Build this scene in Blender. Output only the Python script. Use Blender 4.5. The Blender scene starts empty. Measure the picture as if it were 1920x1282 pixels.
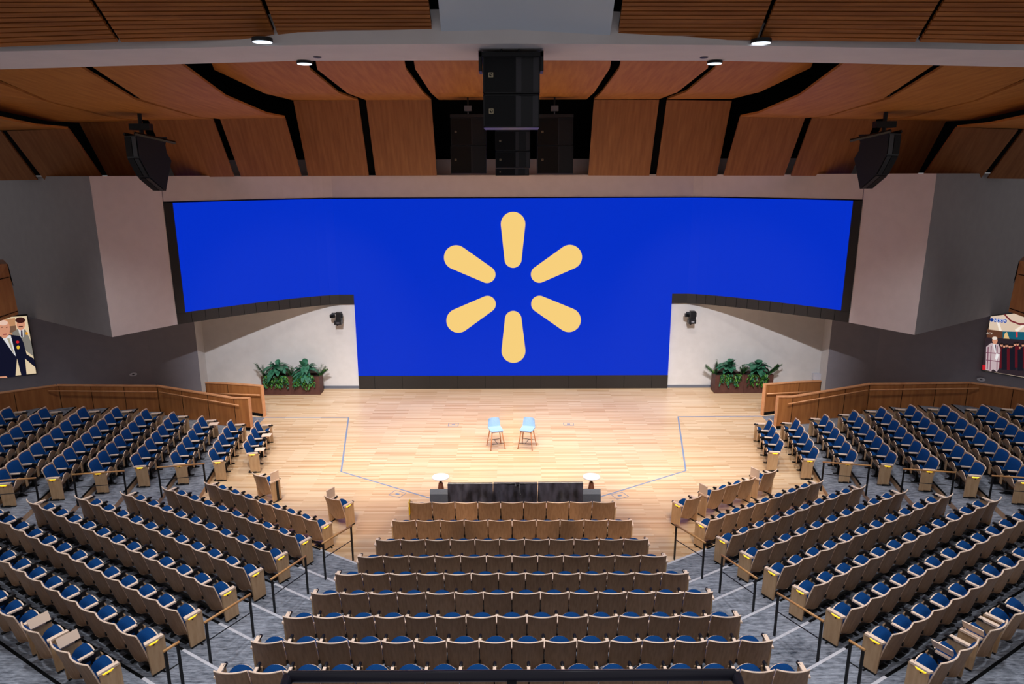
import bpy, math, random
from mathutils import Vector, Matrix
random.seed(7)
S = bpy.context.scene
COL = S.collection
PI = math.pi

# ------------------------------------------------------------------ camera
F = 1290.0; TH = math.radians(13.6); ROLL = math.radians(0.18); YAW = 2/1290.0; H = 8.85
cd = bpy.data.cameras.new('camera'); cam = bpy.data.objects.new('camera', cd); COL.objects.link(cam)
cd.sensor_width = 36.0; cd.lens = F/1920*36.0; cd.clip_end = 200
cam.matrix_world = Matrix.Translation((0, 0, H)) @ Matrix.Rotation(YAW, 4, 'Z') @ Matrix.Rotation(PI/2-TH, 4, 'X') @ Matrix.Rotation(-ROLL, 4, 'Z')
S.camera = cam
# ------------------------------------------------------------------ world, exposure
S.view_settings.view_transform = 'Standard'; S.view_settings.look = 'None'
S.view_settings.gamma = 1.0; S.view_settings.use_curve_mapping = False
S.view_settings.exposure = 0.0
w = bpy.data.worlds.new('world'); S.world = w; w.use_nodes = True
w.node_tree.nodes['Background'].inputs[0].default_value = (0.74, 0.71, 0.72, 1)
w.node_tree.nodes['Background'].inputs[1].default_value = 0.30

# ------------------------------------------------------------------ lamps of the hall
def spot(name, loc, target, energy, deg=60, blend=0.6, color=(1, 0.95, 0.88), radius=0.15):
    l = bpy.data.lights.new(name, 'SPOT'); l.energy = energy; l.spot_size = math.radians(deg)
    l.spot_blend = blend; l.color = color; l.shadow_soft_size = radius
    o = bpy.data.objects.new(name, l); COL.objects.link(o); o.location = loc
    o.rotation_euler = (Vector(target)-Vector(loc)).to_track_quat('-Z', 'Y').to_euler()
    return o
WARM = (1, 0.94, 0.88); COOL = (0.95, 0.96, 1.0)
# stage wash from the lighting slots in the ceiling
for x in (-7.5, -4.5, -1.5, 1.5, 4.5, 7.5):
    spot('stage_spot', (x*0.9, 13.6, 10.7), (x*0.85, 22.3, 0), 2500, 50, 0.8, WARM, 0.12)
    spot('stage_spot', (x*0.8, 20.3, 10.7), (x*0.9, 23.5, 0), 1250, 76, 0.9, WARM, 0.12)
for x in (-9.0, 9.0):
    spot('stage_spot', (x*0.6, 14.5, 10.6), (x*0.95, 28, 2.0), 6500, 40, 0.8, (.95, .95, 1), 0.1)
for x in (-5.0, -2.5, 0, 2.5, 5.0):
    spot('front_spot', (x*0.9, 6.0, 10.8), (x, 17.6, 0), 2900, 15.5, 0.35, (1, .74, .50), 0.08)
# house downlights over the seats
for (x, y, e) in ((-3.2, 9.6, 620), (0, 9.6, 620), (3.2, 9.6, 620), (-7.2, 10.2, 720), (7.2, 10.2, 720),
                  (-3.4, 12.6, 420), (3.4, 12.6, 420),
                  (-2.5, 5.6, 420), (2.5, 5.6, 420), (-7.5, 6.4, 420), (7.5, 6.4, 420),
                  (-8.3, 13.9, 700), (8.3, 13.9, 700), (-12.0, 13.5, 380), (12.0, 13.5, 380),
                  (-11.6, 18.3, 660), (11.6, 18.3, 660), (-9.0, 19.6, 500), (9.0, 19.6, 500)):
    spot('house_downlight', (x, y, 10.35), (x*1.02, y+0.4, 0), e*0.95, 100, 0.9, COOL, 0.12)

# ------------------------------------------------------------------ photograph geometry -> world
_c, _s = math.cos(ROLL), math.sin(ROLL)
def ray(x, y):
    u0 = (x-960)/F; v0 = (y-641)/F
    u = _c*u0-_s*v0; v = _s*u0+_c*v0
    fw = math.cos(TH)-v*math.sin(TH); dn = math.sin(TH)+v*math.cos(TH)
    return Vector((u-YAW*fw, fw+YAW*u, -dn))
def at_z(x, y, z):
    d = ray(x, y); return Vector((0, 0, H))+d*((z-H)/d.z)
def at_Y(x, y, Y):
    d = ray(x, y); return Vector((0, 0, H))+d*(Y/d.y)
def at_plane(x, y, p0, n):
    d = ray(x, y); o = Vector((0, 0, H)); return o+d*((p0-o).dot(n)/d.dot(n))
def proj(p):
    Xc = p[0]+YAW*p[1]; Yc = p[1]-YAW*p[0]; dd = H-p[2]
    dep = Yc*math.cos(TH)+dd*math.sin(TH)
    if dep < .1: return (-9999, -9999, dep)
    v = (dd*math.cos(TH)-Yc*math.sin(TH))/dep; u = Xc/dep
    return 960+F*(_c*u+_s*v), 641+F*(-_s*u+_c*v), dep

# ------------------------------------------------------------------ materials
def lin(c):
    return tuple(((v/255)/12.92 if v/255 <= .04045 else ((v/255+.055)/1.055)**2.4) for v in c)+(1,)
def mat(name, rgb, rough=.6, spec=.4, metal=0, emit=None, estr=1.0):
    m = bpy.data.materials.new(name); m.use_nodes = True
    b = m.node_tree.nodes['Principled BSDF']
    b.inputs['Base Color'].default_value = lin(rgb); b.inputs['Roughness'].default_value = rough
    b.inputs['Specular IOR Level'].default_value = spec; b.inputs['Metallic'].default_value = metal
    if emit:
        b.inputs['Emission Color'].default_value = lin(emit); b.inputs['Emission Strength'].default_value = estr
    return m
def noisy(name, rgb, rgb2, scale=(8, 8, 8), rough=.6, detail=4, contrast=(.35, .65), spec=.4, rnd=0, coord='Object', bump=0, wave=None):
    m = mat(name, rgb, rough, spec); nt = m.node_tree; N = nt.nodes; L = nt.links
    b = N['Principled BSDF']; tc = N.new('ShaderNodeTexCoord'); mp = N.new('ShaderNodeMapping')
    mp.inputs['Scale'].default_value = scale
    L.new(tc.outputs[coord], mp.inputs[0])
    src = mp.outputs[0]
    if rnd:
        oi = N.new('ShaderNodeObjectInfo'); ad = N.new('ShaderNodeVectorMath'); ad.operation = 'ADD'
        ml = N.new('ShaderNodeMath'); ml.operation = 'MULTIPLY'; ml.inputs[1].default_value = 37
        L.new(oi.outputs['Random'], ml.inputs[0]); L.new(src, ad.inputs[0]); L.new(ml.outputs[0], ad.inputs[1]); src = ad.outputs[0]
    if wave:
        no = N.new('ShaderNodeTexWave'); no.bands_direction = wave; no.inputs['Scale'].default_value = 1
        no.inputs['Distortion'].default_value = 9; no.inputs['Detail'].default_value = 3; no.inputs['Detail Scale'].default_value = .7
        out = no.outputs['Fac']
    else:
        no = N.new('ShaderNodeTexNoise'); no.inputs['Scale'].default_value = 1; no.inputs['Detail'].default_value = detail
        out = no.outputs['Fac']
    L.new(src, no.inputs['Vector'])
    cr = N.new('ShaderNodeValToRGB'); cr.color_ramp.elements[0].position = contrast[0]; cr.color_ramp.elements[1].position = contrast[1]
    cr.color_ramp.elements[0].color = lin(rgb2); cr.color_ramp.elements[1].color = lin(rgb)
    L.new(out, cr.inputs[0]); fin = cr.outputs[0]
    if rnd:
        hs = N.new('ShaderNodeHueSaturation'); mr = N.new('ShaderNodeMapRange')
        mr.inputs[3].default_value = 1-rnd; mr.inputs[4].default_value = 1+rnd
        L.new(oi.outputs['Random'], mr.inputs[0]); L.new(mr.outputs[0], hs.inputs['Value']); L.new(fin, hs.inputs['Color']); fin = hs.outputs[0]
    L.new(fin, b.inputs['Base Color'])
    if bump:
        bp = N.new('ShaderNodeBump'); bp.inputs['Strength'].default_value = bump; L.new(out, bp.inputs['Height']); L.new(bp.outputs[0], b.inputs['Normal'])
    return m
M = {}
M['chair_wood'] = noisy('chair_wood', (176, 138, 106), (152, 116, 86), (30, 4, 5), .45, 6, (.3, .7), rnd=.10)
M['panel_tan'] = noisy('panel_tan', (206, 172, 134), (192, 156, 118), (20, 20, 3), .45, 4, rnd=.05)
M['cream'] = mat('cream_edge', (246, 218, 194), .4)
M['blue'] = noisy('blue_fabric', (6, 68, 128), (4, 54, 108), (120, 120, 120), .85, 2, spec=.15)
M['black'] = mat('black_metal', (16, 17, 20), .45)
M['railpaint'] = mat('rail_paint', (58, 58, 72), .3)
M['blackmatte'] = mat('black_matte', (10, 11, 13), .9, .1)
M['darkgrey'] = mat('dark_grey', (42, 44, 50), .6)
M['bronze'] = mat('screen_frame', (33, 29, 28), .55)
M['amber'] = mat('amber_lamp', (255, 215, 40), .4, emit=(255, 214, 40), estr=3.0)
M['amberface'] = mat('amber_face', (240, 200, 90), .5, emit=(255, 205, 20), estr=.65)
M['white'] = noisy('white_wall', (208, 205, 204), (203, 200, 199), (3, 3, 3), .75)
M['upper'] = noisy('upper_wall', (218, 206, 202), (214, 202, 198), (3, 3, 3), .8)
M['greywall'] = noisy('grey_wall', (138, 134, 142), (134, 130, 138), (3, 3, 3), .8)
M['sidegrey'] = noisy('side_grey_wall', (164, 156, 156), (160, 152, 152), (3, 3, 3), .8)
M['soffit'] = noisy('soffit_paint', (232, 224, 222), (228, 220, 218), (2, 2, 2), .8)
M['base'] = mat('grey_baseboard', (98, 102, 114), .6)
M['ceil_wood'] = noisy('ceiling_veneer', (196, 134, 66), (166, 104, 46), (9, .9, .9), .55, 6, (.25, .8), spec=.12)
M['face_wood'] = noisy('hanging_veneer', (172, 112, 66), (138, 84, 46), (11, 1.0, 1.0), .42, 6, (.25, .8))
M['slat_wood'] = noisy('slat_wood', (196, 120, 58), (160, 92, 42), (.8, 14, 14), .5, 5)
M['rail_wood'] = noisy('rail_wood', (212, 158, 100), (196, 140, 84), (6, 6, 6), .4, 4)
M['wall_wood'] = noisy('parapet_wood', (172, 112, 62), (152, 94, 50), (10, 10, .9), .42, 5)
M['cap_wood'] = noisy('cap_wood', (222, 160, 112), (208, 144, 96), (6, 6, 6), .4, 4)
M['tape'] = mat('floor_tape', (122, 140, 172), .6)
M['nosing'] = mat('white_nosing', (205, 205, 212), .5)
M['lamp'] = mat('lamp_disc', (255, 255, 255), .5, emit=(225, 240, 255), estr=2.2)
M['planter'] = noisy('planter_metal', (86, 52, 44), (76, 44, 38), (6, 6, 6), .6)
M['soil'] = mat('soil', (30, 22, 16), .9)
M['leaf'] = noisy('leaf_green', (66, 124, 98), (30, 84, 60), (9, 9, 9), .35, 3)
M['leaf2'] = noisy('leaf_bright', (92, 140, 50), (40, 100, 40), (14, 14, 14), .45, 3)
M['leaf3'] = noisy('leaf_dark', (26, 74, 32), (14, 50, 24), (14, 14, 14), .4, 3)
M['stool_seat'] = noisy('pale_blue_felt', (158, 190, 224), (144, 178, 214), (60, 60, 60), .85, 3)
M['stool_wood'] = noisy('stool_wood', (198, 132, 88), (180, 112, 70), (10, 10, 3), .45, 4)
M['tabletop'] = mat('white_laminate', (246, 244, 246), .35)
M['mahogany'] = mat('brown_pedestal', (126, 74, 52), .5)
M['brass'] = mat('steel_collar', (150, 130, 100), .4, metal=.7)
M['cloth'] = noisy('black_cloth', (70, 70, 86), (26, 26, 34), (6, 6, 2.5), .42, 4, spec=.6)
M['wedge'] = noisy('wedge_grey', (84, 90, 104), (76, 82, 96), (60, 60, 60), .5)
M['ledblue'] = mat('blue_led', (40, 90, 220), .4, emit=(60, 120, 255), estr=1.0)
M['grille'] = noisy('speaker_grille', (13, 14, 18), (9, 10, 13), (60, 60, 60), .7)
M['cabinet'] = mat('speaker_cabinet', (30, 30, 34), .38)
M['horn'] = mat('speaker_waveguide', (58, 56, 62), .35)
M['badge'] = mat('cream_badge', (214, 196, 160), .5)
M['yellow'] = mat('yellow_strip', (240, 196, 20), .5)
M['plastic'] = mat('white_plastic', (205, 205, 215), .5)
M['projpanel'] = mat('grey_panel', (226, 232, 240), .7); M['recess'] = mat('recess_paint', (72, 62, 62), .8)
M['steel'] = mat('steel', (130, 135, 145), .4, metal=.5)

def screen_mat(name, rgb, estr):
    m = mat(name, (4, 12, 16), .6, .08, emit=rgb, estr=estr); return m
M['scr_blue'] = screen_mat('screen_blue', (0, 46, 200), 1.0)
M['scr_yellow'] = screen_mat('screen_yellow', (255, 214, 128), .93)

# maple stage boards running left-right
def boards():
    m = mat('maple_boards', (226, 190, 146), .32, .45); nt = m.node_tree; N = nt.nodes; L = nt.links
    b = N['Principled BSDF']; tc = N.new('ShaderNodeTexCoord'); mp = N.new('ShaderNodeMapping'); L.new(tc.outputs['Object'], mp.inputs[0])
    br = N.new('ShaderNodeTexBrick'); br.offset = .37; br.offset_frequency = 2; br.squash = 1
    br.inputs['Scale'].default_value = 1; br.inputs['Brick Width'].default_value = 1.35; br.inputs['Row Height'].default_value = .075
    br.inputs['Mortar Size'].default_value = .0012; br.inputs['Bias'].default_value = 0
    br.inputs['Color1'].default_value = (0, 0, 0, 1); br.inputs['Color2'].default_value = (1, 1, 1, 1); br.inputs['Mortar'].default_value = (.35, .35, .35, 1)
    L.new(mp.outputs[0], br.inputs['Vector'])
    cr = N.new('ShaderNodeValToRGB'); e = cr.color_ramp.elements
    e[0].color = lin((208, 166, 120)); e[1].color = lin((240, 212, 176)); e.new(.3).color = lin((226, 190, 148)); e.new(.7).color = lin((233, 201, 161))
    L.new(br.outputs['Color'], cr.inputs[0])
    no = N.new('ShaderNodeTexNoise'); mp2 = N.new('ShaderNodeMapping'); mp2.inputs['Scale'].default_value = (1.2, 30, 1); L.new(tc.outputs['Object'], mp2.inputs[0])
    L.new(mp2.outputs[0], no.inputs['Vector']); no.inputs['Scale'].default_value = 1; no.inputs['Detail'].default_value = 5
    mx = N.new('ShaderNodeMix'); mx.data_type = 'RGBA'; mx.blend_type = 'MULTIPLY'; mx.inputs[0].default_value = .25
    L.new(cr.outputs[0], mx.inputs[6]); L.new(no.outputs['Fac'], mx.inputs[7]); L.new(mx.outputs[2], b.inputs['Base Color'])
    return m
M['boards'] = boards()
def carpet():
    m = mat('streaked_carpet', (100, 108, 122), .95, .1); nt = m.node_tree; N = nt.nodes; L = nt.links
    b = N['Principled BSDF']; tc = N.new('ShaderNodeTexCoord'); outs = []
    for sc, sc1 in (((5, 24, 1), 1), ((1.2, 1.2, 1), 1.0)):
        mp = N.new('ShaderNodeMapping'); mp.inputs['Scale'].default_value = sc; L.new(tc.outputs['Object'], mp.inputs[0])
        no = N.new('ShaderNodeTexNoise'); no.inputs['Scale'].default_value = sc1; no.inputs['Detail'].default_value = 6; no.inputs['Roughness'].default_value = .7
        L.new(mp.outputs[0], no.inputs['Vector']); outs.append(no.outputs['Fac'])
    ad = N.new('ShaderNodeMath'); ad.operation = 'MULTIPLY_ADD'; ad.inputs[1].default_value = .35; L.new(outs[1], ad.inputs[0]); L.new(outs[0], ad.inputs[2])
    cr = N.new('ShaderNodeValToRGB'); e = cr.color_ramp.elements; e[0].position = .45; e[1].position = .92
    e[0].color = lin((44, 50, 62)); e[1].color = lin((176, 182, 194)); L.new(ad.outputs[0], cr.inputs[0]); L.new(cr.outputs[0], b.inputs['Base Color'])
    return m
M['carpet'] = carpet()

# ------------------------------------------------------------------ mesh helpers
class MB:
    """collects shapes, each face with a material, and links them as one mesh object"""
    def __init__(s): s.v = []; s.f = []; s.m = []; s.mats = []
    def mi(s, m):
        if m not in s.mats: s.mats.append(m)
        return s.mats.index(m)
    def add(s, verts, faces, m):
        k = len(s.v); s.v += [tuple(p) for p in verts]; i = s.mi(m)
        for f in faces: s.f.append(tuple(k+a for a in f)); s.m.append(i)
    def box(s, lo, hi, m, T=None):
        x0, y0, z0 = lo; x1, y1, z1 = hi
        vs = [Vector(p) for p in ((x0,y0,z0),(x1,y0,z0),(x1,y1,z0),(x0,y1,z0),(x0,y0,z1),(x1,y0,z1),(x1,y1,z1),(x0,y1,z1))]
        if T is not None: vs = [T @ p for p in vs]
        s.add(vs, [(0,3,2,1),(4,5,6,7),(0,1,5,4),(1,2,6,5),(2,3,7,6),(3,0,4,7)], m)
    def prism(s, pts, vec, m, mside=None):
        n = len(pts); a = [Vector(p) for p in pts]; vec = Vector(vec); b = [p+vec for p in a]
        s.add(a+b, [tuple(range(n))[::-1]], m)
        k = len(s.v)-2*n; i = s.mi(m); j = s.mi(mside or m)
        s.f.append(tuple(k+n+q for q in range(n))); s.m.append(i)
        for q in range(n):
            r = (q+1) % n; s.f.append((k+q, k+r, k+n+r, k+n+q)); s.m.append(j)
    def tube(s, pts, r, m, seg=8, cap=True):
        pts = [Vector(p) for p in pts]; rings = []; base = len(s.v); i = s.mi(m)
        for q, p in enumerate(pts):
            d = (pts[min(q+1, len(pts)-1)]-pts[max(q-1, 0)]).normalized()
            up = Vector((0, 0, 1)) if abs(d.z) < .9 else Vector((1, 0, 0))
            a = d.cross(up).normalized(); b = a.cross(d).normalized(); rr = r[q] if isinstance(r, (list, tuple)) else r
            for k in range(seg):
                t = 2*PI*k/seg; s.v.append(tuple(p+a*math.cos(t)*rr+b*math.sin(t)*rr))
        for q in range(len(pts)-1):
            for k in range(seg):
                a0 = base+q*seg+k; a1 = base+q*seg+(k+1) % seg
                s.f.append((a0, a0+seg, a1+seg, a1)); s.m.append(i)
        if cap:
            s.f.append(tuple(base+k for k in range(seg))); s.m.append(i)
            e = base+(len(pts)-1)*seg; s.f.append(tuple(e+k for k in reversed(range(seg)))); s.m.append(i)
    def grid(s, fn, nu, nv, m):
        k = len(s.v); i = s.mi(m)
        for a in range(nu+1):
            for b in range(nv+1): s.v.append(tuple(fn(a/nu, b/nv)))
        for a in range(nu):
            for b in range(nv):
                q = k+a*(nv+1)+b; s.f.append((q, q+nv+1, q+nv+2, q+1)); s.m.append(i)
    def mesh(s, name, smooth=False):
        me = bpy.data.meshes.new(name); me.from_pydata(s.v, [], s.f)
        for m in s.mats: me.materials.append(M[m])
        me.polygons.foreach_set('material_index', s.m)
        if smooth: me.polygons.foreach_set('use_smooth', [True]*len(s.f))
        me.update(); return me
    def build(s, name, parent=None, smooth=False, loc=None):
        o = bpy.data.objects.new(name, s.mesh(name, smooth)); COL.objects.link(o)
        if parent: o.parent = parent
        if loc is not None: o.location = loc
        return o
def tag(o, label=None, cat=None, group=None, kind=None):
    if label: o['label'] = label
    if cat: o['category'] = cat
    if group: o['group'] = group
    if kind: o['kind'] = kind
    return o
def empty(name, loc=(0, 0, 0), rz=0, label=None, cat=None, group=None):
    o = bpy.data.objects.new(name, None); COL.objects.link(o); o.location = loc; o.rotation_euler = (0, 0, rz)
    o.empty_display_size = .1
    return tag(o, label, cat, group)
def child(name, me, parent, loc=(0, 0, 0)):
    o = bpy.data.objects.new(name, me); COL.objects.link(o); o.parent = parent; o.location = loc; return o
def structure(name, mb, smooth=False):
    o = mb.build(name, smooth=smooth); o['kind'] = 'structure'; return o

# ------------------------------------------------------------------ seating geometry (tiers wrap round the stage)
RISE = .145
D_C = [15.91, 14.97, 14.08, 13.14, 12.25, 11.38, 10.47, 9.62, 8.76]        # centre rows, distance of the back tops
L_C = [0, 0, 0, 1, 2, 3, 4, 5, 6]
A_M = math.radians(-31.2)
D_M = [-10.34, -9.39, -8.51, -7.66, -6.81, -5.90, -5.04, -4.19]
A_F = math.radians(-80)
D_F = [4.70, 5.60, 6.54, 7.48, 8.34, 9.21, 10.10, 11.10, 12.0]
def tv(a): return Vector((math.cos(a), math.sin(a), 0))
def nv(a): return Vector((math.sin(a), -math.cos(a), 0))
NF = [5.60, 6.54, 7.48, 8.34, 9.21, 10.10, 11.10, 12.0]
NC = [14.08, 13.14, 12.25, 11.38, 10.47, 9.62, 8.76, 7.9]
def isect(n1, d1, n2, d2):
    det = n1.x*n2.y-n1.y*n2.x
    return Vector(((d1*n2.y-d2*n1.y)/det, (n1.x*d2-n2.x*d1)/det, 0))
nF, nM, nC_ = nv(A_F), nv(A_M), Vector((0, -1, 0))
def contour(l):
    """nosing line of tier l (1..8), from the far left wall round to the far right wall"""
    pF = isect(nF, NF[l-1], Vector((0, -1, 0)), -23.6)
    pFM = isect(nF, NF[l-1], nM, D_M[l-1])
    pMC = isect(nM, D_M[l-1], nC_, -NC[l-1])
    left = [pF, pFM, pMC]
    return left+[Vector((-p.x, p.y, 0)) for p in reversed(left)]

# stage floor (flat) and carpeted tiers
mb = MB(); mb.box((-16, 11.0, -.3), (16, 28.6, 0), 'boards'); structure('floor', mb)
ct = [contour(l) for l in range(1, 9)]
OUT = [Vector((-24, 23.6, 0)), Vector((-24, -2, 0)), Vector((24, -2, 0)), Vector((24, 23.6, 0))]
mbt = MB()
for l in range(1, 9):
    z0 = RISE*(l-1)-(.3 if l == 1 else 0); z1 = RISE*l
    a = ct[l-1]; n = len(a)
    # riser
    for q in range(n-1):
        p, r = a[q], a[q+1]
        mbt.add([(p.x, p.y, z0), (r.x, r.y, z0), (r.x, r.y, z1), (p.x, p.y, z1)], [(0, 1, 2, 3)], 'panel_tan')
    # tread
    if l < 8:
        b = ct[l]
        for q in range(n-1):
            mbt.add([(a[q].x, a[q].y, z1), (a[q+1].x, a[q+1].y, z1), (b[q+1].x, b[q+1].y, z1), (b[q].x, b[q].y, z1)], [(3, 2, 1, 0)], 'carpet')
    else:
        b = [OUT[0], OUT[1]+Vector((0, 0, 0)), OUT[1], OUT[2], OUT[2], OUT[3]]
        mbt.add([(p.x, p.y, z1) for p in a]+[(p.x, p.y, z1) for p in (OUT[3], OUT[2], OUT[1], OUT[0])], [tuple(range(n+4))[::-1]], 'carpet')
structure('floor_tiers', mbt)

# nosing strips: black along the seat rows, white across the two centre aisles
def strip(mb, p, r, z, wdt, m, off=0, th=.006):
    d = (r-p).normalized(); nn = Vector((-d.y, d.x, 0))*-1
    if nn.y > 0: nn = -nn
    a = p+nn*off; b = r+nn*off; c = b+nn*wdt; e = a+nn*wdt
    mb.prism([(q.x, q.y, z) for q in (a, b, c, e)], (0, 0, th), m)
S_R = [-11.75, -11.42, -11.18, -10.92, -10.65, -10.37, -10.11, -9.87]
S_L = [-16.06, -16.44, -16.79, -17.22, -17.65, -18.05, -18.45, -18.8]
mbs = MB(); mbk = MB()
for l in range(1, 9):
    z = RISE*l
    pMC, pFM = ct[l-1][2], ct[l-1][1]
    pr = tv(A_M)*(S_R[l-1]+.10)+nM*D_M[l-1]; pl = tv(A_M)*S_L[l-1]+nM*D_M[l-1]
    pe = pr+(pMC-pr)*.97
    for sx in (1, -1):
        f = lambda p: Vector((p.x*sx, p.y, 0))
        strip(mbs, f(pr), f(pe), z, .055, 'nosing')
        strip(mbk, f(pl), f(pr), z, .05, 'blackmatte')
        strip(mbk, f(pl), f(pr), z-RISE+.004, .03, 'blackmatte', -.36)
        q0 = ct[l-1][0]; q1 = ct[l-1][1]
        sN = -19.9+.47*(l-1)
        qa = tv(A_F)*(sN)+nF*NF[l-1]
        strip(mbk, f(q0), f(qa), z, .06, 'blackmatte')
structure('trim_1', mbs); structure('trim_2', mbk)

# ------------------------------------------------------------------ theatre chair parts (shared meshes), nominal width 0.55
W = .55
def prof(z):                     # back profile: y of the rear face at height z
    t = (.85-z)/.62
    return .21*t-.05*t*t-.05
def back_mesh():
    mb = MB(); hw = W/2-.009
    def P(u, v, off):
        z = .85-.63*v; x = (u-.5)*2
        if v > .80: hwz = hw*(1-.34*((v-.80)/.20)**2.4)
        else: hwz = hw*(1-.015*max(0, 1-v/.05)**2)
        z2 = z-.02*0+(.035*(abs(x)**3) if v > .97 else 0)
        y = prof(z)+.058*x*x+off
        return (x*hwz, y, z2-.0)
    nu, nvv = 10, 12
    mb.grid(lambda u, v: P(u, v, 0), nu, nvv, 'chair_wood')
    mb.grid(lambda u, v: P(1-u, v, .016), nu, nvv, 'chair_wood')
    # rim: cream edge
    ring = [(u/nu, 0) for u in range(nu+1)]+[(1, v/nvv) for v in range(1, nvv+1)]+[(1-u/nu, 1) for u in range(1, nu+1)]+[(0, 1-v/nvv) for v in range(1, nvv)]
    n = len(ring); a = [P(u, v, -.002) for u, v in ring]; b = [P(u, v, .020) for u, v in ring]
    mb.add(a+b, [(q, (q+1) % n, n+(q+1) % n, n+q) for q in range(n)], 'cream')
    # visible cream lip on top
    a = [P(u/nu, 0, -.003) for u in range(nu+1)]; b = [P(u/nu, 0, .021) for u in range(nu+1)]
    a = [(p[0], p[1], p[2]+.004) for p in a]; b = [(p[0], p[1], p[2]+.004) for p in b]
    c = [(p[0], p[1], p[2]-.012) for p in a]; d = [(p[0], p[1], p[2]-.012) for p in b]
    k = nu+1
    mb.add(a+b+c+d, [(q, q+k, q+k+1, q+1) for q in range(nu)]+[(q, q+1, 2*k+q+1, 2*k+q) for q in range(nu)]+[(k+q+1, k+q, 3*k+q, 3*k+q+1) for q in range(nu)], 'cream')
    return mb.mesh('backrest', True)
def cushion_mesh():
    mb = MB(); hw = W/2-.024
    def P(u, v, side):
        z = .825-.44*v; x = (u-.5)*2; e = (1-abs(x)**6)*(1-abs(2*v-1)**8)
        hwz = hw*(1-.10*max(0, 1-v/.16)**2)
        y = prof(z)+.058*x*x+.016+((.03+.06*v)*e**.5 if side else 0)
        return (x*hwz, y, z-(.02*abs(x)**4 if v < .05 else 0))
    mb.grid(lambda u, v: P(1-u, v, 1), 12, 10, 'blue')
    return mb.mesh('back_cushion', True)
def seat_meshes():
    # tipped-up seat: cushion faces the backrest, plywood pan faces the stage
    mb = MB(); hw = W/2-.034
    def C(u, v, side):
        # v 0 bottom (hinge) .. 1 top edge
        x = (u-.5)*2
        y = .25+.155*v; z = .36+.268*v
        z -= (.12*abs(x)**2.3)*v**2
        th = .09*(1-abs(x)**8)*(1-abs(2*v-1)**6)
        return (x*hw*(1-.05*v-.12*v**4), y-(th if side else 0), z+(.02 if side else 0)*v)
    mb.grid(lambda u, v: C(u, v, 1), 10, 8, 'blue'); mb.grid(lambda u, v: C(1-u, v, 0), 10, 8, 'blue')
    cu = mb.mesh('seat_cushion', True)
    mp = MB()
    def B(u, v, off):
        x = (u-.5)*2; y = .265+.155*v+off; z = .28+.345*v-(.12*abs(x)**2.3)*v**2
        z += .05*(1-v)*0
        return (x*hw*(1-.05*v-.12*v**4), y+.03*math.sin(PI*v), z)
    B_ = B
    mp.grid(lambda u, v: B(1-u, v, .016), 8, 6, 'panel_tan'); mp.grid(lambda u, v: B(u, v, 0), 8, 6, 'panel_tan')
    ring = [(u/8, 1) for u in range(9)]+[(1, 1-v/6) for v in range(1, 7)]+[(1-u/8, 0) for u in range(1, 9)]+[(0, v/6) for v in range(1, 6)]
    n = len(ring); a = [B(u, v, -.002) for u, v in ring]; b = [B(u, v, .018) for u, v in ring]
    mp.add(a+b, [(q, (q+1) % n, n+(q+1) % n, n+q) for q in range(n)], 'cream')
    return mp.mesh('seat', True), cu
def arm_mesh(wd=.05, y0=.11, y1=.35):
    mb = MB(); h = wd/2
    pts = [(-h, y0), (h, y0), (h, y1), (-h, y1)]
    mb.prism([(x, y, .618) for x, y in pts], (0, 0, .028), 'cream')
    return mb
def tip_mesh():
    mb = MB(); mb.tube([(0, .345, .618), (0, .37, .628), (0, .46, .622), (0, .485, .606)], [.026, .030, .030, .015], 'black', 8); return mb.mesh('arm_tip', True)
def support_mesh():
    mb = MB()
    mb.box((-.036, .45, .27), (.036, .474, .555), 'panel_tan')
    return mb.mesh('arm_panel')
def leg_mesh():
    mb = MB()
    mb.box((-.016, .27, .02), (.016, .33, .40), 'black'); mb.box((-.03, .17, 0), (.03, .43, .022), 'black')
    mb.box((-.016, .12, .34), (.016, .30, .40), 'black'); mb.box((-.014, .15, .53), (.014, .445, .617), 'black'); mb.box((-.014, .30, .38), (.014, .36, .54), 'black')
    return mb.mesh('leg')
def end_mesh(sx):
    mb = MB(); t = .032
    x0, x1 = sorted((0, sx*t))
    mb.prism([(x0, .165, .035), (x0, .455, .035), (x0, .445, .62), (x0, .13, .62)], (x1-x0, 0, 0), 'panel_tan')
    return mb.mesh('end_panel')
def endskirt_mesh(sx):
    mb = MB(); x0, x1 = sorted((-.004*sx, sx*.036)); mb.box((x0, .175, 0), (x1, .45, .035), 'black'); return mb.mesh('end_skirt')
def endarm_mesh(sx):
    mb = MB(); x0, x1 = sorted((-.02*sx, .055*sx))
    mb.prism([(x0, .12, .62), (x1, .10, .62), (x1, .42, .62), (x0, .42, .62)], (0, 0, .035), 'cream'); return mb.mesh('end_armrest')
def light_mesh(sx):
    mb = MB(); x = sx*.034
    mb.box((min(x, x+sx*.012), .17, .603), (max(x, x+sx*.012), .33, .619), 'amber')
    mb.box((min(x, x+sx*.003), .185, .575), (max(x, x+sx*.003), .315, .603), 'amberface')
    mb.tube([(x, .25, .56), (x+sx*.008, .25, .56)], .014, 'black', 8)
    return mb.mesh('aisle_light')
def tablet_mesh():
    mb = MB(); mb.prism([(-.02, .12, 0), (.0, .40, 0), (-.01, .42, 0), (-.02, .12, .0)][:3], (0, 0, .01), 'panel_tan'); return mb.mesh('x')
ME = dict(back=back_mesh(), cush=cushion_mesh(), arm=arm_mesh().mesh('armrest'), tip=tip_mesh(), sup=support_mesh(), leg=leg_mesh())
ME['pan'], ME['seatc'] = seat_meshes()
for sx in (1, -1):
    ME['end', sx] = end_mesh(sx); ME['skirt', sx] = endskirt_mesh(sx); ME['earm', sx] = endarm_mesh(sx); ME['lit', sx] = light_mesh(sx)
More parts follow.
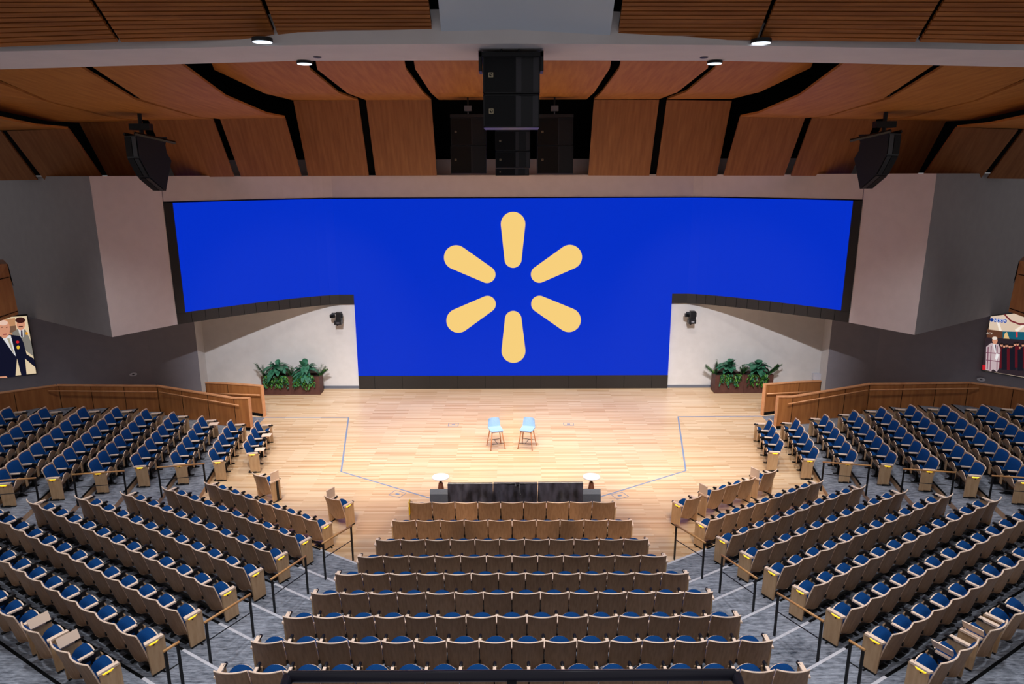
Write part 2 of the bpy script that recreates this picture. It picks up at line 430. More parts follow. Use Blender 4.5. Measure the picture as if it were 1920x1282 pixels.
mb = MB(); mb.box((-.012, .14, .60), (.012, .42, .90), 'cream'); mb.box((-.016, .14, .895), (.016, .42, .91), 'cream'); mb.box((.0, .30, .02), (.03, .36, .62), 'black'); ME['tab_up'] = mb.mesh('tablet_arm')
mb = MB(); mb.prism([(-.13, .30, .655), (.10, .30, .655), (.13, .34, .655), (.10, .46, .655), (.13, .58, .655), (-.12, .60, .655)], (0, 0, .018), 'cream'); ME['tab_flat'] = mb.mesh('tablet_arm')
mb = MB(); T = Matrix.Translation((.05, 0, .66)) @ Matrix.Rotation(math.radians(62), 4, 'Y'); mb.box((-.16, .10, -.008), (0, .42, .008), 'cream', T); ME['tab_side'] = mb.mesh('tablet_arm')

def chair_parts(left, right):
    """left/right: None, 'arm', 'end', 'lit' -> list of (part name, mesh, x offset, sub-parts)"""
    P = [('backrest', ME['back'], 0, [('back_cushion', ME['cush'])]), ('seat', ME['pan'], 0, [('seat_cushion', ME['seatc'])])]
    for sx, kind in ((-1, left), (1, right)):
        x = sx*W/2
        if kind == 'arm':
            P.append(('armrest', ME['arm'], x, [('arm_tip', ME['tip'])])); P.append(('arm_panel', ME['sup'], x, [])); P.append(('leg', ME['leg'], x, []))
        elif kind in ('end', 'lit'):
            P.append(('armrest', ME['earm', sx], x, [('arm_tip', ME['tip'])]))
            sub = [('end_skirt', ME['skirt', sx])]
            if kind == 'lit': sub.append(('aisle_light', ME['lit', sx]))
            P.append(('end_panel', ME['end', sx], x, sub))
    return P
CH = []          # every chair: dict
ORD = ['first', 'second', 'third', 'fourth', 'fifth', 'sixth', 'seventh', 'eighth', 'ninth', 'tenth', 'eleventh', 'twelfth', 'thirteenth', 'fourteenth', 'fifteenth', 'sixteenth', 'seventeenth', 'eighteenth']
def add_row(pl, pr, z, n, rz, label_row, group, ends, extras={}, leftright=1, count_from='left'):
    """chairs from pl to pr (left to right when seated), n seats"""
    d = (pr-pl)/n; pitch = d.length
    for i in range(n):
        c = pl+d*(i+.5)
        L = ends[0] if i == 0 else 'arm'
        R = ends[1] if i == n-1 else None
        CH.append(dict(p=Vector((c.x, c.y, z)), rz=rz, sc=pitch/W, L=L, R=R, row=label_row, grp=group, idx=i, n=n, x=extras.get(i)))
# centre block
HWC = [2.609, 2.879, 3.10, 3.30, 3.545, 3.77, 3.99, 4.215, 4.44]
for i, Y in enumerate(D_C):
    n = 9+i; hw = HWC[i]; cx = -.035
    add_row(Vector((cx-hw, Y, 0)), Vector((cx+hw, Y, 0)), L_C[i]*RISE, n, 0, ('centre block', i+1), 'wood-backed blue chairs of the centre block', ('lit', 'lit'))
for side in (1, -1):
    nm = 'left' if side == 1 else 'right'
    def place(a, d, sl, sr, z, n, row, grp, ends, extras={}):
        pl = tv(a)*sl+nv(a)*d; pr = tv(a)*sr+nv(a)*d; rz = a
        if side == -1:
            pl, pr = Vector((-pr.x, pr.y, 0)), Vector((-pl.x, pl.y, 0)); rz = -a; ends = (ends[1], ends[0])
            extras = {n-1-k: v for k, v in extras.items()}
        add_row(pl, pr, z, n, rz, row, grp, ends, extras)
    for l in range(7):
        n = 8+l
        place(A_M, D_M[l], S_L[l], S_R[l], l*RISE, n, (nm+' middle block', l+1), 'wood-backed blue chairs of the %s middle block' % nm, ('end', 'lit'))
    # back row of the middle block, with wheelchair gaps
    g = 'blue chairs of the gapped back row, %s middle block' % nm
    place(A_M, D_M[7], -10.96, -9.87, 7*RISE, 2, (nm+' middle block back row, group beside the aisle', 0), g, ('end', 'lit'), {0: 'side'})
    place(A_M, D_M[7], -11.87, -11.32, 7*RISE, 1, (nm+' middle block back row, standing alone', 0), g, ('end', 'end'), {0: 'side'})
    place(A_M, D_M[7], -13.75, -12.10, 7*RISE, 3, (nm+' middle block back row, group at picture edge', 0), g, ('end', 'end'))
    # side block, seen from the front
    sF = [-23.14, -23.36, -23.53, -23.69, -23.76, -23.70, -23.44, -23.15, -22.9]
    sN = [-20.70, -20.27, -19.87, -19.55, -19.0, -18.45, -17.95, -17.5, -17.05]
    nn = [4, 5, 6, 7, 8, 9, 9, 10, 10]
    for k in range(9):
        ex = {}
        if k == 0: ex = {3: 'flat', 1: 'flat'} if side == 1 else {}
        if k == 2 and side == 1: ex = {0: 'flat'}
        place(A_F, D_F[k], sF[k], sN[k], max(0, k-1)*RISE, nn[k], (nm+' side block', k+1), 'blue-fronted chairs of the %s side block' % nm, ('end', 'lit'), ex)
# loose groups on the stage boards
g = 'chairs standing on the boards ahead of the middle blocks'
def stage_group(x0, y0, x1, y1, n, row, ends, ex={}):
    a = math.atan2(y1-y0, x1-x0)
    add_row(Vector((x0, y0, 0)), Vector((x1, y1, 0)), 0, n, a, (row, -1), g, ends, ex)
stage_group(-7.28, 17.72, -6.79, 17.43, 1, 'wood-backed chair with raised tablet alone on the boards at left', ('end', 'end'), {0: 'up'})
stage_group(-4.90, 16.31, -4.41, 16.02, 1, 'wood-backed chair alone on the boards nearest the left aisle', ('end', 'lit'), {0: 'upl'})
stage_group(4.37, 15.99, 4.86, 16.28, 1, 'wood-backed chair alone on the boards nearest the right aisle', ('lit', 'end'))
stage_group(5.18, 16.52, 6.62, 17.36, 3, 'group of three on the boards right of stage', ('end', 'end'), {0: 'upl'})
stage_group(6.90, 17.55, 7.39, 17.85, 1, 'wood-backed chair alone on the boards beside the right side block', ('end', 'end'), {0: 'upl'})

# keep chairs the photograph shows; the 300 largest are individuals
vis = []
for c in CH:
    u = proj(c['p']+Vector((0, 0, .5)))
    c['d'] = u[2]
    if -45 < u[0] < 1965 and u[1] < 1330: vis.append(c)
vis.sort(key=lambda c: c['d'])
IND, REST = vis[:300], vis[300:]
def chair_label(c):
    where, r = c['row']; i, n = c['idx'], c['n']
    pos = 'leftmost' if i == 0 else ('rightmost' if i == n-1 else ORD[i]+' from left')
    if r > 0:
        col = 'blue tip-up chair' if 'side' not in where else 'blue-fronted tip-up chair'
        return '%s, %s, %s row from stage, %s' % (col, where, ORD[r-1], pos)
    if r == 0:
        return 'blue chair in %s%s' % (where, '' if n == 1 else ', '+pos)
    if n == 1: return where
    return '%s wood-backed chair in %s' % (pos.replace(' from left', ' and middle'), where)
for c in IND:
    lab = chair_label(c)
    root = empty('theatre_chair', c['p'], c['rz'], lab, 'chair', c['grp']); root.scale = (c['sc'], 1, 1)
    for nme, me, x, subs in chair_parts(c['L'], c['R']):
        o = child(nme, me, root, (x, 0, 0))
        for sn, sm in subs: child(sn, sm, o)
        if nme == 'end_panel' and len(subs) > 1: o['label'] = 'pale wood end panel with amber aisle light'
    if c['x']:
        mm = {'up': ('tab_up', W/2+.03), 'upl': ('tab_up', -W/2-.03), 'flat': ('tab_flat', .10), 'side': ('tab_side', -W/2)}[c['x']]
        child('tablet_arm', ME[mm[0]], root, (mm[1], 0, 0))
    if c['row'] == ('centre block', 1) and c['idx'] == 0:
        mb = MB(); mb.box((-W/2-.004, -.004, .50), (-W/2+.022, .16, .858), 'yellow'); y = mb.build('yellow_tape', root); y['label'] = 'yellow tape strip down the edge of the back'
# the remaining, smallest ones as one object
mb = MB()
for c in REST:
    T = Matrix.Translation(c['p']) @ Matrix.Rotation(c['rz'], 4, 'Z') @ Matrix.Diagonal((c['sc'], 1, 1, 1))
    allp = []
    for nme, me, x, subs in chair_parts(c['L'], c['R']):
        allp.append((me, x)); allp += [(sm, x) for _, sm in subs]
    if c['x'] == 'flat': allp.append((ME['tab_flat'], .10))
    for me, x in allp:
        TT = T @ Matrix.Translation((x, 0, 0)); k = len(mb.v)
        mb.v += [tuple(TT @ v.co) for v in me.vertices]
        names = [next(kk for kk, vv in M.items() if vv == m) for m in me.materials]
        for pgn in me.polygons:
            mb.f.append(tuple(k+q for q in pgn.vertices)); mb.m.append(mb.mi(names[pgn.material_index]))
if REST:
    o = mb.build('theatre_chairs', smooth=True)
    tag(o, 'farthest blue tip-up chairs of the two side blocks, below the wooden parapets', 'chairs', None, 'stuff')
    try: o.data.set_sharp_from_angle(angle=math.radians(40))
    except Exception: pass
print('CHAIRS', len(CH), 'vis', len(vis), 'ind', len(IND), 'rest', len(REST))

# black floor beams under the rows
def beam(p, r, z, label):
    d = (r-p); ln = d.length; d.normalize(); f = Vector((-d.y, d.x, 0))
    if f.y < 0 and abs(f.y) > .3: f = -f
    a = p+f*.24; mb = MB()
    q = [a, a+d*ln, a+d*ln+f*.05, a+f*.05]
    mb.prism([(v.x, v.y, z+.05) for v in q], (0, 0, .05), 'black')
    n = max(2, int(ln/.55)+1)
    for i in range(n):
        c = a+d*(ln*(i+.5)/n)+f*.02
        T = Matrix.Translation((c.x, c.y, z)) @ Matrix.Rotation(math.atan2(d.y, d.x), 4, 'Z')
        mb.box((-.10, -.07, 0), (.10, .10, .012), 'black', T); mb.box((-.02, -.02, 0), (.02, .02, .06), 'black', T)
        mb.tube([(c.x+d.x*.2, c.y+d.y*.2, z), (c.x+d.x*.2, c.y+d.y*.2, z+.02)], .06, 'darkgrey', 10)
    tag(mb.build('seat_beam'), label, 'seat beam', 'black beams under the chair rows')
for i, Y in enumerate(D_C):
    beam(Vector((-HWC[i], Y, 0)), Vector((HWC[i], Y, 0)), L_C[i]*RISE, 'black steel beam under the %s row of centre block' % ORD[i])
for sx in (1, -1):
    nm = 'left' if sx == 1 else 'right'
    def fl(p): return Vector((p.x*sx, p.y, 0))
    for l in range(7):
        a = fl(tv(A_M)*S_L[l]+nM*D_M[l]); b = fl(tv(A_M)*S_R[l]+nM*D_M[l])
        if sx == -1: a, b = b, a
        beam(a, b, l*RISE, 'black steel beam under the %s row of %s middle block' % (ORD[l], nm))
    for k in range(9):
        a = tv(A_F)*sF[k]+nF*D_F[k]; b = tv(A_F)*sN[k]+nF*D_F[k]; f = tv(A_F+PI/2)*.22
        a, b = fl(a+f), fl(b+f); z = max(0, k-1)*RISE
        mb = MB(); d = (b-a).normalized(); g2 = Vector((-d.y, d.x, 0))*.05
        mb.prism([(q.x, q.y, z+.04) for q in (a, b, b+g2, a+g2)], (0, 0, .05), 'black')
        for i in range(nn[k]+1):
            c = a+(b-a)*(i/nn[k]); mb.box((c.x-.12, c.y-.04, z), (c.x+.12, c.y+.04, z+.05), 'black')
        tag(mb.build('seat_beam'), 'black steel beam under the %s row of %s side block' % (ORD[k], nm), 'seat beam', 'black beams under the chair rows')

# ------------------------------------------------------------------ hand rails of the aisles
def handrail(ptop, z_floor, label):
    """ptop: two top points of the wooden grip; posts drop to the floors given"""
    a, b = ptop; mb = MB(); root = empty('handrail', (a.x, a.y, z_floor[0]), 0, label, 'handrail', 'wood-topped black handrails in the aisles')
    o = root.location.copy()
    d = (b-a).normalized(); d2 = Vector((d.x, d.y, 0)).normalized(); s2 = Vector((-d2.y, d2.x, 0))
    mb.tube([a-d*.03-o, b+d*.03-o], .022, 'rail_wood', 8); mb.build('grip', root, True)
    for p, z in ((a, z_floor[0]), (b, z_floor[1])):
        m2 = MB(); q = p-o; T = Matrix.Translation((q.x, q.y, 0)) @ Matrix.Rotation(math.atan2(d2.y, d2.x), 4, 'Z')
        m2.box((-.022, -.012, z-o.z), (.022, .012, q.z-.015), 'black', T); m2.build('post', root)
    m3 = MB(); k = .42; m3.tube([a-o-Vector((0, 0, .36)), b-o-Vector((0, 0, .36))], .010, 'black', 6); m3.build('mid_rail', root)
def base_top(x, y, z): p = at_z(x, y, z+.9); return p
RL = [(((658.0, 986), 0.145), ((605.5, 1018), .29)), (((572, 1043), .29), ((509.5, 1085), .435)), (((467.5, 1115), .58), ((386, 1165.5), .725)), (((332.6, 1205), .87), ((309.4, 1219.5), .87))]
RLn = ['nearest the stage', 'second from the stage', 'third from the stage', 'short, nearest the back row']
for i, (p, q) in enumerate(RL):
    a = at_z(p[0][0], p[0][1], p[1]+.88); b = at_z(q[0][0], q[0][1], q[1]+.88)
    for sx in (1, -1):
        f = lambda v: Vector((v.x*sx, v.y, v.z))
        handrail((f(a), f(b)), (p[1], q[1]), 'wood-topped black handrail in %s centre aisle, %s' % ('left' if sx == 1 else 'right', RLn[i]))
RF = [(((381, 869), .145), ((296, 876), .36)), (((231, 882.8), .435), ((137, 889.4), .58)), (((65, 896), .725), ((-30, 903), .87))]
RFn = ['nearest the stage', 'in the middle', 'at the picture edge']
for i, (p, q) in enumerate(RF):
    a = at_z(p[0][0], p[0][1], p[1]+.88); b = at_z(q[0][0], q[0][1], q[1]+.88)
    for sx in (1, -1):
        f = lambda v: Vector((v.x*sx, v.y, v.z))
        handrail((f(a), f(b)), (p[1], q[1]), 'wood-topped handrail below the %s side block, %s' % ('left' if sx == 1 else 'right', RFn[i]))
# foreground black pipe rail on the camera balcony
a = at_Y(541, 1268, 2.75); b = at_Y(1379, 1264.5, 2.75); c = (a+b)/2
root = empty('balcony_rail', (c.x, 1.9, 5.6), 0, 'thick black pipe rail across the bottom foreground edge', 'railing')
o = root.location.copy()
mb = MB(); mb.tube([a-o, b-o], .026, 'railpaint', 14); mb.build('top_pipe', root, True)
for p in (a, b):
    mb = MB(); e = Vector((p.x*1.02, 1.9, p.z-.25)); mb.tube([p-o, e-o, Vector((e.x, 1.9, 5.6))-o], .026, 'railpaint', 12); mb.build('end_pipe', root, True)
mb = MB(); mb.box((c.x-.022-o.x, 2.715-o.y, c.z-o.z-.10), (c.x+.022-o.x, 2.745-o.y, c.z-o.z-.006), 'darkgrey'); mb.tube([Vector((c.x, 2.73, c.z-.09))-o, Vector((c.x, 1.95, 5.62))-o], .02, 'black', 8); mb.build('bracket', root)
mb = MB(); mb.box((-9, 1.3, 4.6), (9, 2.0, 5.6), 'greywall'); mb.box((-9, -3, 4.6), (9, 1.3, 4.8), 'carpet'); structure('wall_balcony', mb)

# ------------------------------------------------------------------ back wall, screen
YW = 28.2
zt = 8.83; zb_frame_top = at_Y(664, 552.5, 28.05).z; zb_bot = at_Y(664, 570.5, 28.05).z
mb = MB(); mb.box((-13.13, YW, 0), (13.13, YW+.3, 8.87), 'white'); structure('wall_back', mb)
mb = MB(); mb.box((-13.1, YW-.025, 0), (-6.6, YW-.001, .12), 'base'); mb.box((6.6, YW-.025, 0), (13.1, YW-.001, .12), 'base'); structure('baseboard_back', mb)
# screen outline in plan: flat centre, wings curving forward
XE = at_Y(334.5, 609, 24.2); XE_top = XE.x
def wing(s):      # s 0..1 from x=-6.58 to the frame end
    x0, y0 = -7.2, 28.1; x1, y1 = XE.x, 24.2
    x = x0+(x1-x0)*s; y = y0+(y1-y0)*(s**1.35); return x, y
plan = [(-6.58, 28.1), (-7.2, 28.1)]+[wing(k/14) for k in range(1, 15)]
zc_top = at_Y(962, 371.5, 28.1).z; zfr_top = zc_top+.04; z_wb = zb_frame_top; z_cb = at_Y(674, 704.5, 28.1).z
zwing_bot = zb_bot
sr = empty('video_screen', (0, 28.1, 0), 0, 'huge curved blue video screen with six yellow petals above the stage', 'screen')
def scr(p): return Vector((p[0], p[1]-28.1, 0))
# blue surface
mb = MB()
FR = .28
def sheet(mb, pl, z0, z1, m, off=0.0):
    n = len(pl); vs = []
    for (x, y) in pl: vs += [(x, y-28.1-off, z0), (x, y-28.1-off, z1)]
    mb.add(vs, [(2*i, 2*i+1, 2*i+3, 2*i+2) for i in range(n-1)], m)
pl_full = [(-x, y) for x, y in plan[::-1]][:-1]
full = plan[::-1]+[(-x, y) for x, y in plan]
xf, yf = plan[-1]; xg, yg = plan[-2]
full_in = [(xf+FR*.80, yf+FR*.62)]+[p for p in full[1:-1]]+[(-xf-FR*.80, yf+FR*.62)]
sheet(mb, full_in, z_wb, zc_top, 'scr_blue'); sheet(mb, [(-6.58, 28.1), (6.58, 28.1)], z_cb, z_wb, 'scr_blue')
mb.build('display', sr)
# frame: side pieces, lower wing band, lower centre band, thin top line
mb = MB()
def band(pl, z0, z1, m, depth=.25, fwd=.01):
    n = len(pl); vs = []
    for (x, y) in pl: vs += [(x, y-28.1-fwd, z0), (x, y-28.1-fwd, z1), (x, y-28.1+depth, z1), (x, y-28.1+depth, z0)]
    fs = []
    for i in range(n-1):
        a, b = 4*i, 4*i+4
        fs += [(a, a+1, b+1, b), (a+1, a+2, b+2, b+1), (a+3, a, b, b+3), (a+2, a+3, b+3, b+2)]
    fs += [(0, 3, 2, 1), (4*n-4, 4*n-3, 4*n-2, 4*n-1)]
    mb.add(vs, fs, m)
band(plan[::-1], zwing_bot, z_wb, 'bronze'); band([(-x, y) for x, y in plan], zwing_bot, z_wb, 'bronze')
band([(-6.58, 28.1), (6.58, 28.1)], 0, z_cb, 'bronze', .1)
band(full, zc_top, zfr_top, 'blackmatte', .25, .03)
for sx in (1, -1):
    p1 = (xf*sx, yf); p2 = (full_in[0][0]*sx, full_in[0][1])
    band([p1, p2] if sx == 1 else [p2, p1], z_wb, zc_top, 'bronze', .1, .03)
mb.build('frame', sr)
# seams in the frame bands
for k in range(1, 14, 1):
    for sx in (1, -1):
        mb = MB(); x, y = wing(k/14); mb.box((sx*x-.006, y-28.1-.016, zwing_bot+.01), (sx*x+.006, y-28.1-.006, z_wb-.01), 'blackmatte'); mb.build('frame_seam', sr)
for k in range(-5, 6): mb = MB(); mb.box((k*1.18-.005, -.016, .01), (k*1.18+.005, -.008, z_cb-.01), 'blackmatte'); mb.build('frame_seam', sr)
# six petals
pet = [((962, 420), 23.0, (962, 486), 16.0), ((855.2, 482.4), 22.8, (913.2, 514.6), 15.8), ((1068.5, 481.7), 22.8, (1011.2, 514.2), 15.8),
       ((859.5, 601), 22.6, (914, 570), 15.6), ((1066.5, 599.8), 22.6, (1011.5, 569.8), 15.6), ((962.8, 657.6), 22.4, (962.3, 598.2), 15.6)]
for (A, ra, B, rb) in pet:
    a = Vector((A[0], A[1])); b = Vector((B[0], B[1])); d = (b-a); L_ = d.length; d.normalize()
    al = math.acos((ra-rb)/L_); th0 = math.atan2(d.y, d.x); pts = []
    for k in range(25):
        t = th0+al+(2*PI-2*al)*k/24; pts.append((a.x+ra*math.cos(t), a.y+ra*math.sin(t)))
    for k in range(25):
        t = th0-al+(2*al)*k/24; pts.append((b.x+rb*math.cos(t), b.y+rb*math.sin(t)))
    P3 = [at_Y(x, y, 28.09) for x, y in pts]
    mb = MB(); mb.add([(p.x, -.012, p.z) for p in P3], [tuple(range(len(P3)))], 'scr_yellow')
    mb.build('yellow_petal', sr)
# gray walls around the screen: one volume each side
zB = zwing_bot
cA = at_Y(210.5, 632, 1); tA = None
def on_z(x, y, z): return at_z(x, y, z)
c1 = on_z(210.5, 632, zB-.0)      # outer corner
c2 = on_z(55, 594, zB)            # receding left
dr = (c2-c1); c3 = c1+dr*5.0
for sx in (1, -1):
    f = lambda p: (p[0]*sx, p[1])
    e0 = (xf-.02, yf-.02)
    nm = 'left' if sx == 1 else 'right'
    poly = [f(e0), f((c1.x, c1.y)), f((c3.x, c3.y)), f((c3.x+4, c3.y+8)), f((xf-.03, 28.4)), f((xf-.03, yf+.3))]
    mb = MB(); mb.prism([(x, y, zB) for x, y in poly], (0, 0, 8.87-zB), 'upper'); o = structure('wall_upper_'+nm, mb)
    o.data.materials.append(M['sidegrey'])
    # second face (receding wing) is given a darker, greyer colour
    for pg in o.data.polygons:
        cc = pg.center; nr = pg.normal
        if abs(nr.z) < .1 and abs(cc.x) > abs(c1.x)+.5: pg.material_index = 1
# wall strip above the screen, following the wings
mb = MB()
n = len(full); vs = []
for (x, y) in full: vs += [(x, y-.01, zfr_top), (x, y-.01, 8.87), (x, y+.25, 8.87), (x, y+.25, zfr_top)]
fs = []
for i in range(n-1):
    a, b = 4*i, 4*i+4; fs += [(a, a+1, b+1, b), (a+1, a+2, b+2, b+1), (a+3, a, b, b+3)]
mb.add(vs, fs, 'upper'); structure('wall_above_screen', mb)
# fill behind the wings (underside soffit of the wings)
for sx in (1, -1):
    mb = MB(); poly = [(x*sx, y+.2) for x, y in plan[1:]]+[(xf*sx, 28.3), (-7.2*sx, 28.3)]
    mb.prism([(x, y, zB+.02) for x, y in poly], (0, 0, .2), 'white'); structure('ceiling_wing_'+('left' if sx == 1 else 'right'), mb)
# lower recessed grey walls
jx = at_Y(384, 660, YW); p372 = at_Y(372, 607, 27.6)
q1 = Vector((jx.x, 27.55, 0)); q2 = at_Y(277, 640, 27.07); q3 = q2+Vector((-.97, -.54, 0))*16
for sx in (1, -1):
    nm = 'left' if sx == 1 else 'right'
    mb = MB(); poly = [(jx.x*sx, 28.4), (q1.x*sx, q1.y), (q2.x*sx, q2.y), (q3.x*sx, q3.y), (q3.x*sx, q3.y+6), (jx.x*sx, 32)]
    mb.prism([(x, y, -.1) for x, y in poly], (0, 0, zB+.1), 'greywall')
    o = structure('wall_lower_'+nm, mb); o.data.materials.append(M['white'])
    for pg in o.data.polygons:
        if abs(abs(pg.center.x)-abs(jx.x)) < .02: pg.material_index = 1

# ------------------------------------------------------------------ wooden parapets beside the stage ramps
def parapet(pts, label, base_z, thick=.09, seams=(), rails=None, name='parapet'):
    """pts: (x px, y px of top, Y) -> wall with cap"""
    for sx in (1, -1):
        P = [at_Y(x, y, Y) for x, y, Y in pts]; P = [Vector((p.x*sx, p.y, p.z)) for p in P]
        nm = 'left' if sx == 1 else 'right'
        root = empty('parapet', (P[0].x, P[0].y, 0), 0, label % nm, 'parapet')
        o = Vector((P[0].x, P[0].y, 0))
        mb = MB(); mc = MB(); ms = MB(); mk = MB()
        for i in range(len(P)-1):
            a, b = P[i], P[i+1]; d = Vector((b.x-a.x, b.y-a.y, 0)).normalized(); nrm = Vector((-d.y, d.x, 0))
            if nrm.y < 0: nrm = -nrm
            A0 = a-o; B0 = b-o
            def wallquad(m_, z0a, z0b, z1a, z1b, n0, n1, mat_):
                vs = [A0+nrm*n0, B0+nrm*n0, B0+nrm*n1, A0+nrm*n1]
                vv = [(v.x, v.y, z) for v, z in zip(vs, (z0a, z0b, z0b, z0a))]+[(v.x, v.y, z) for v, z in zip(vs, (z1a, z1b, z1b, z1a))]
                m_.add(vv, [(0,3,2,1),(4,5,6,7),(0,1,5,4),(1,2,6,5),(2,3,7,6),(3,0,4,7)], mat_)
            wallquad(mb, base_z, base_z, a.z-.04, b.z-.04, 0, thick, 'wall_wood')
            wallquad(mc, a.z-.04, b.z-.04, a.z, b.z, -.02, thick+.02, 'cap_wood')
            wallquad(mk, base_z, base_z, base_z+.12, base_z+.12, -.006, 0, 'blackmatte')
            ln = (Vector((b.x, b.y, 0))-Vector((a.x, a.y, 0))).length; k = max(1, round(ln/1.15))
            for j in range(1, k+1):
                t = j/k-.02*(j == k); c = A0+(B0-A0)*t; z1 = a.z+(b.z-a.z)*t-.05
                T = Matrix.Translation((c.x, c.y, 0)) @ Matrix.Rotation(math.atan2(nrm.y, nrm.x)-PI/2, 4, 'Z')
                ms.box((-.008, -.006, base_z), (.008, .002, z1), 'blackmatte', T)
        # end post cap running down
        d = Vector((P[1].x-P[0].x, P[1].y-P[0].y, 0)).normalized(); nrm = Vector((-d.y, d.x, 0))
        if nrm.y < 0: nrm = -nrm
        T = Matrix.Translation((0, 0, 0)) @ Matrix.Rotation(math.atan2(nrm.y, nrm.x)-PI/2, 4, 'Z')
        xx = (-.045, 0) if sx*1 < 0 else (0, .045)
        mc.box((xx[0], -.02, base_z), (xx[1], thick+.02, P[0].z), 'cap_wood', T)
        mb.build('wall_panel', root); mc.build('cap', root); mk.build('skirting', root); sm = ms.build('panel_joint', root); sm['kind'] = 'stuff'
        if rails:
            for rr in rails:
                R = [at_Y(x, y, Y) for x, y, Y in rr]; R = [Vector((p.x*sx, p.y, p.z))-o for p in R]
                m5 = MB(); m5.tube(R, .024, 'cap_wood', 8); hr = m5.build('handrail', root, True)
                for t in (.08, .5, .92):
                    c = R[0]+(R[-1]-R[0])*t; m6 = MB(); m6.tube([c, c+Vector((0, .13, -.04))], .012, 'blackmatte', 6); m6.build('rail_bracket', hr)
YE = 23.2
parapet([(464.8, 745.7, YE), (437.5, 745.6, YE+.05), (291.6, 722.6, 23.75), (105.7, 721.5, 22.75), (-60, 744, 21.2)],
        'wooden parapet with pale cap behind the %s side block', 0,
        rails=[[(448, 760, 23.08), (299, 734.7, 23.62)], [(295, 734.3, 23.6), (91, 732.5, 22.55)]])
parapet([(488.5, 722.6, 24.66), (424.7, 718, 25.2), (384.6, 716.8, 25.6)], 'shorter wooden parapet by the planters, %s of stage', 0,
        rails=[[(487, 740.5, 24.55), (400, 737, 25.3)]])
# carpet ramp strip between the parapets
for sx in (1, -1):
    mb = MB(); pts = [at_z(470, 809, 0), at_z(497, 783, 0), at_z(380, 775, 0), at_z(280, 790, 0)]
    mb.prism([(p.x*sx, p.y, .001) for p in pts], (0, 0, .005), 'carpet'); structure('floor_ramp_'+('left' if sx == 1 else 'right'), mb)

# wood clad boxes at the picture edges
for sx in (1, -1):
    nm = 'left' if sx == 1 else 'right'
    pts = [(-70, 494, 20.0), (14.5, 495, 21.2), (34.8, 589, 21.2), (-70, 628, 20.0)]
    P = [at_Y(*p) for p in pts]; P = [Vector((p.x*sx, p.y, p.z)) for p in P]
    root = empty('wood_box', P[0], 0, 'wood-clad box projecting from the wall at the %s picture edge' % nm, 'wood box'); o = P[0]
    mb = MB(); mb.prism([p-o for p in P], (-.6*sx*0-1.0*sx, 1.2, 0), 'wall_wood'); mb.build('cladding', root)
    mb = MB(); a, b = P[1]-o, P[2]-o
    mb.prism([a+Vector((0, -.01, 0)), a+Vector((-.08*sx, -.01, 0)), b+Vector((-.01*sx, -.01, .9))], (0, .02, 0), 'blackmatte')
    c = at_Y(-70, 540, 19.98); d = at_Y(18, 519, 21.19); mb.tube([Vector((c.x*sx, c.y, c.z))-o, Vector((d.x*sx, d.y, d.z))-o], .012, 'blackmatte', 4)
    c = at_Y(-70, 618, 19.98); d = at_Y(33, 583, 21.19); mb.tube([Vector((c.x*sx, c.y, c.z))-o, Vector((d.x*sx, d.y, d.z))-o], .012, 'blackmatte', 4); mb.build('reveal', root)

# ------------------------------------------------------------------ lit pictures on the side walls
def flatmat(rgb, k=[0]):
    nme = 'print_%d_%d_%d' % rgb
    if nme not in M: M[nme] = mat(nme, rgb, .5, .2, emit=rgb, estr=.8)
    return nme
def ellipse(cx, cy, rx, ry, n=14): return [(cx+rx*math.cos(2*PI*k/n), cy+ry*math.sin(2*PI*k/n)) for k in range(n)]
def picture(label, frame, shapes, sx, txt=()):
    p0 = Vector((q2.x*sx, q2.y, 0))+Vector((-.97*sx, -.54, 0))*.3; nrm = Vector((.54*sx, -.97*1, 0)).normalized()
    # plane of the lower wall, a little in front
    dirw = Vector((-.97*sx, -.54, 0)).normalized(); nrm = Vector((-dirw.y, dirw.x, 0))
    if nrm.y > 0: nrm = -nrm
    p1 = p0+nrm*.08
    def w3(x, y, off): return at_plane(x, y, p1+nrm*off, nrm)
    P = [w3(x, y, 0) for x, y in frame]; o = (P[0]+P[2])/2; o.z = min(p.z for p in P)
    root = empty('lit_picture', o, 0, label, 'picture')
    mb = MB(); mb.prism([p-o for p in P], -nrm*.07, 'print_240_235_225' if False else 'black'); mb.build('frame', root)
    mb = MB(); off = .004
    for rgb, poly in shapes:
        mb.add([w3(x, y, off)-o for x, y in poly], [tuple(range(len(poly)))], flatmat(rgb)); off += .0012
    mb.build('print', root)
    for (s, x, y, size, rgb) in txt:
        cu = bpy.data.curves.new('lettering', 'FONT'); cu.body = s; cu.size = size; cu.align_x = 'CENTER'; cu.align_y = 'CENTER'; cu.extrude = .001
        t = bpy.data.objects.new('lettering', cu); COL.objects.link(t); t.parent = root
        right = Vector((-nrm.y, nrm.x, 0)); 
        if right.x < 0: right = -right
        up = Vector((0, 0, 1)); R = Matrix((right, up, right.cross(up))).transposed().to_4x4()
        t.matrix_local = Matrix.Translation(w3(x, y, off+.004)-o) @ R
        cu.materials.append(M[flatmat(rgb)]); bpy.context.view_layer.update()
        me = bpy.data.meshes.new_from_object(t.evaluated_get(bpy.context.evaluated_depsgraph_get())); ml = t.matrix_local.copy()
        bpy.data.objects.remove(t); t = bpy.data.objects.new('lettering', me); COL.objects.link(t); t.parent = root; t.matrix_local = ml
    return root
SK = (214, 150, 120); SUIT = (16, 18, 40)
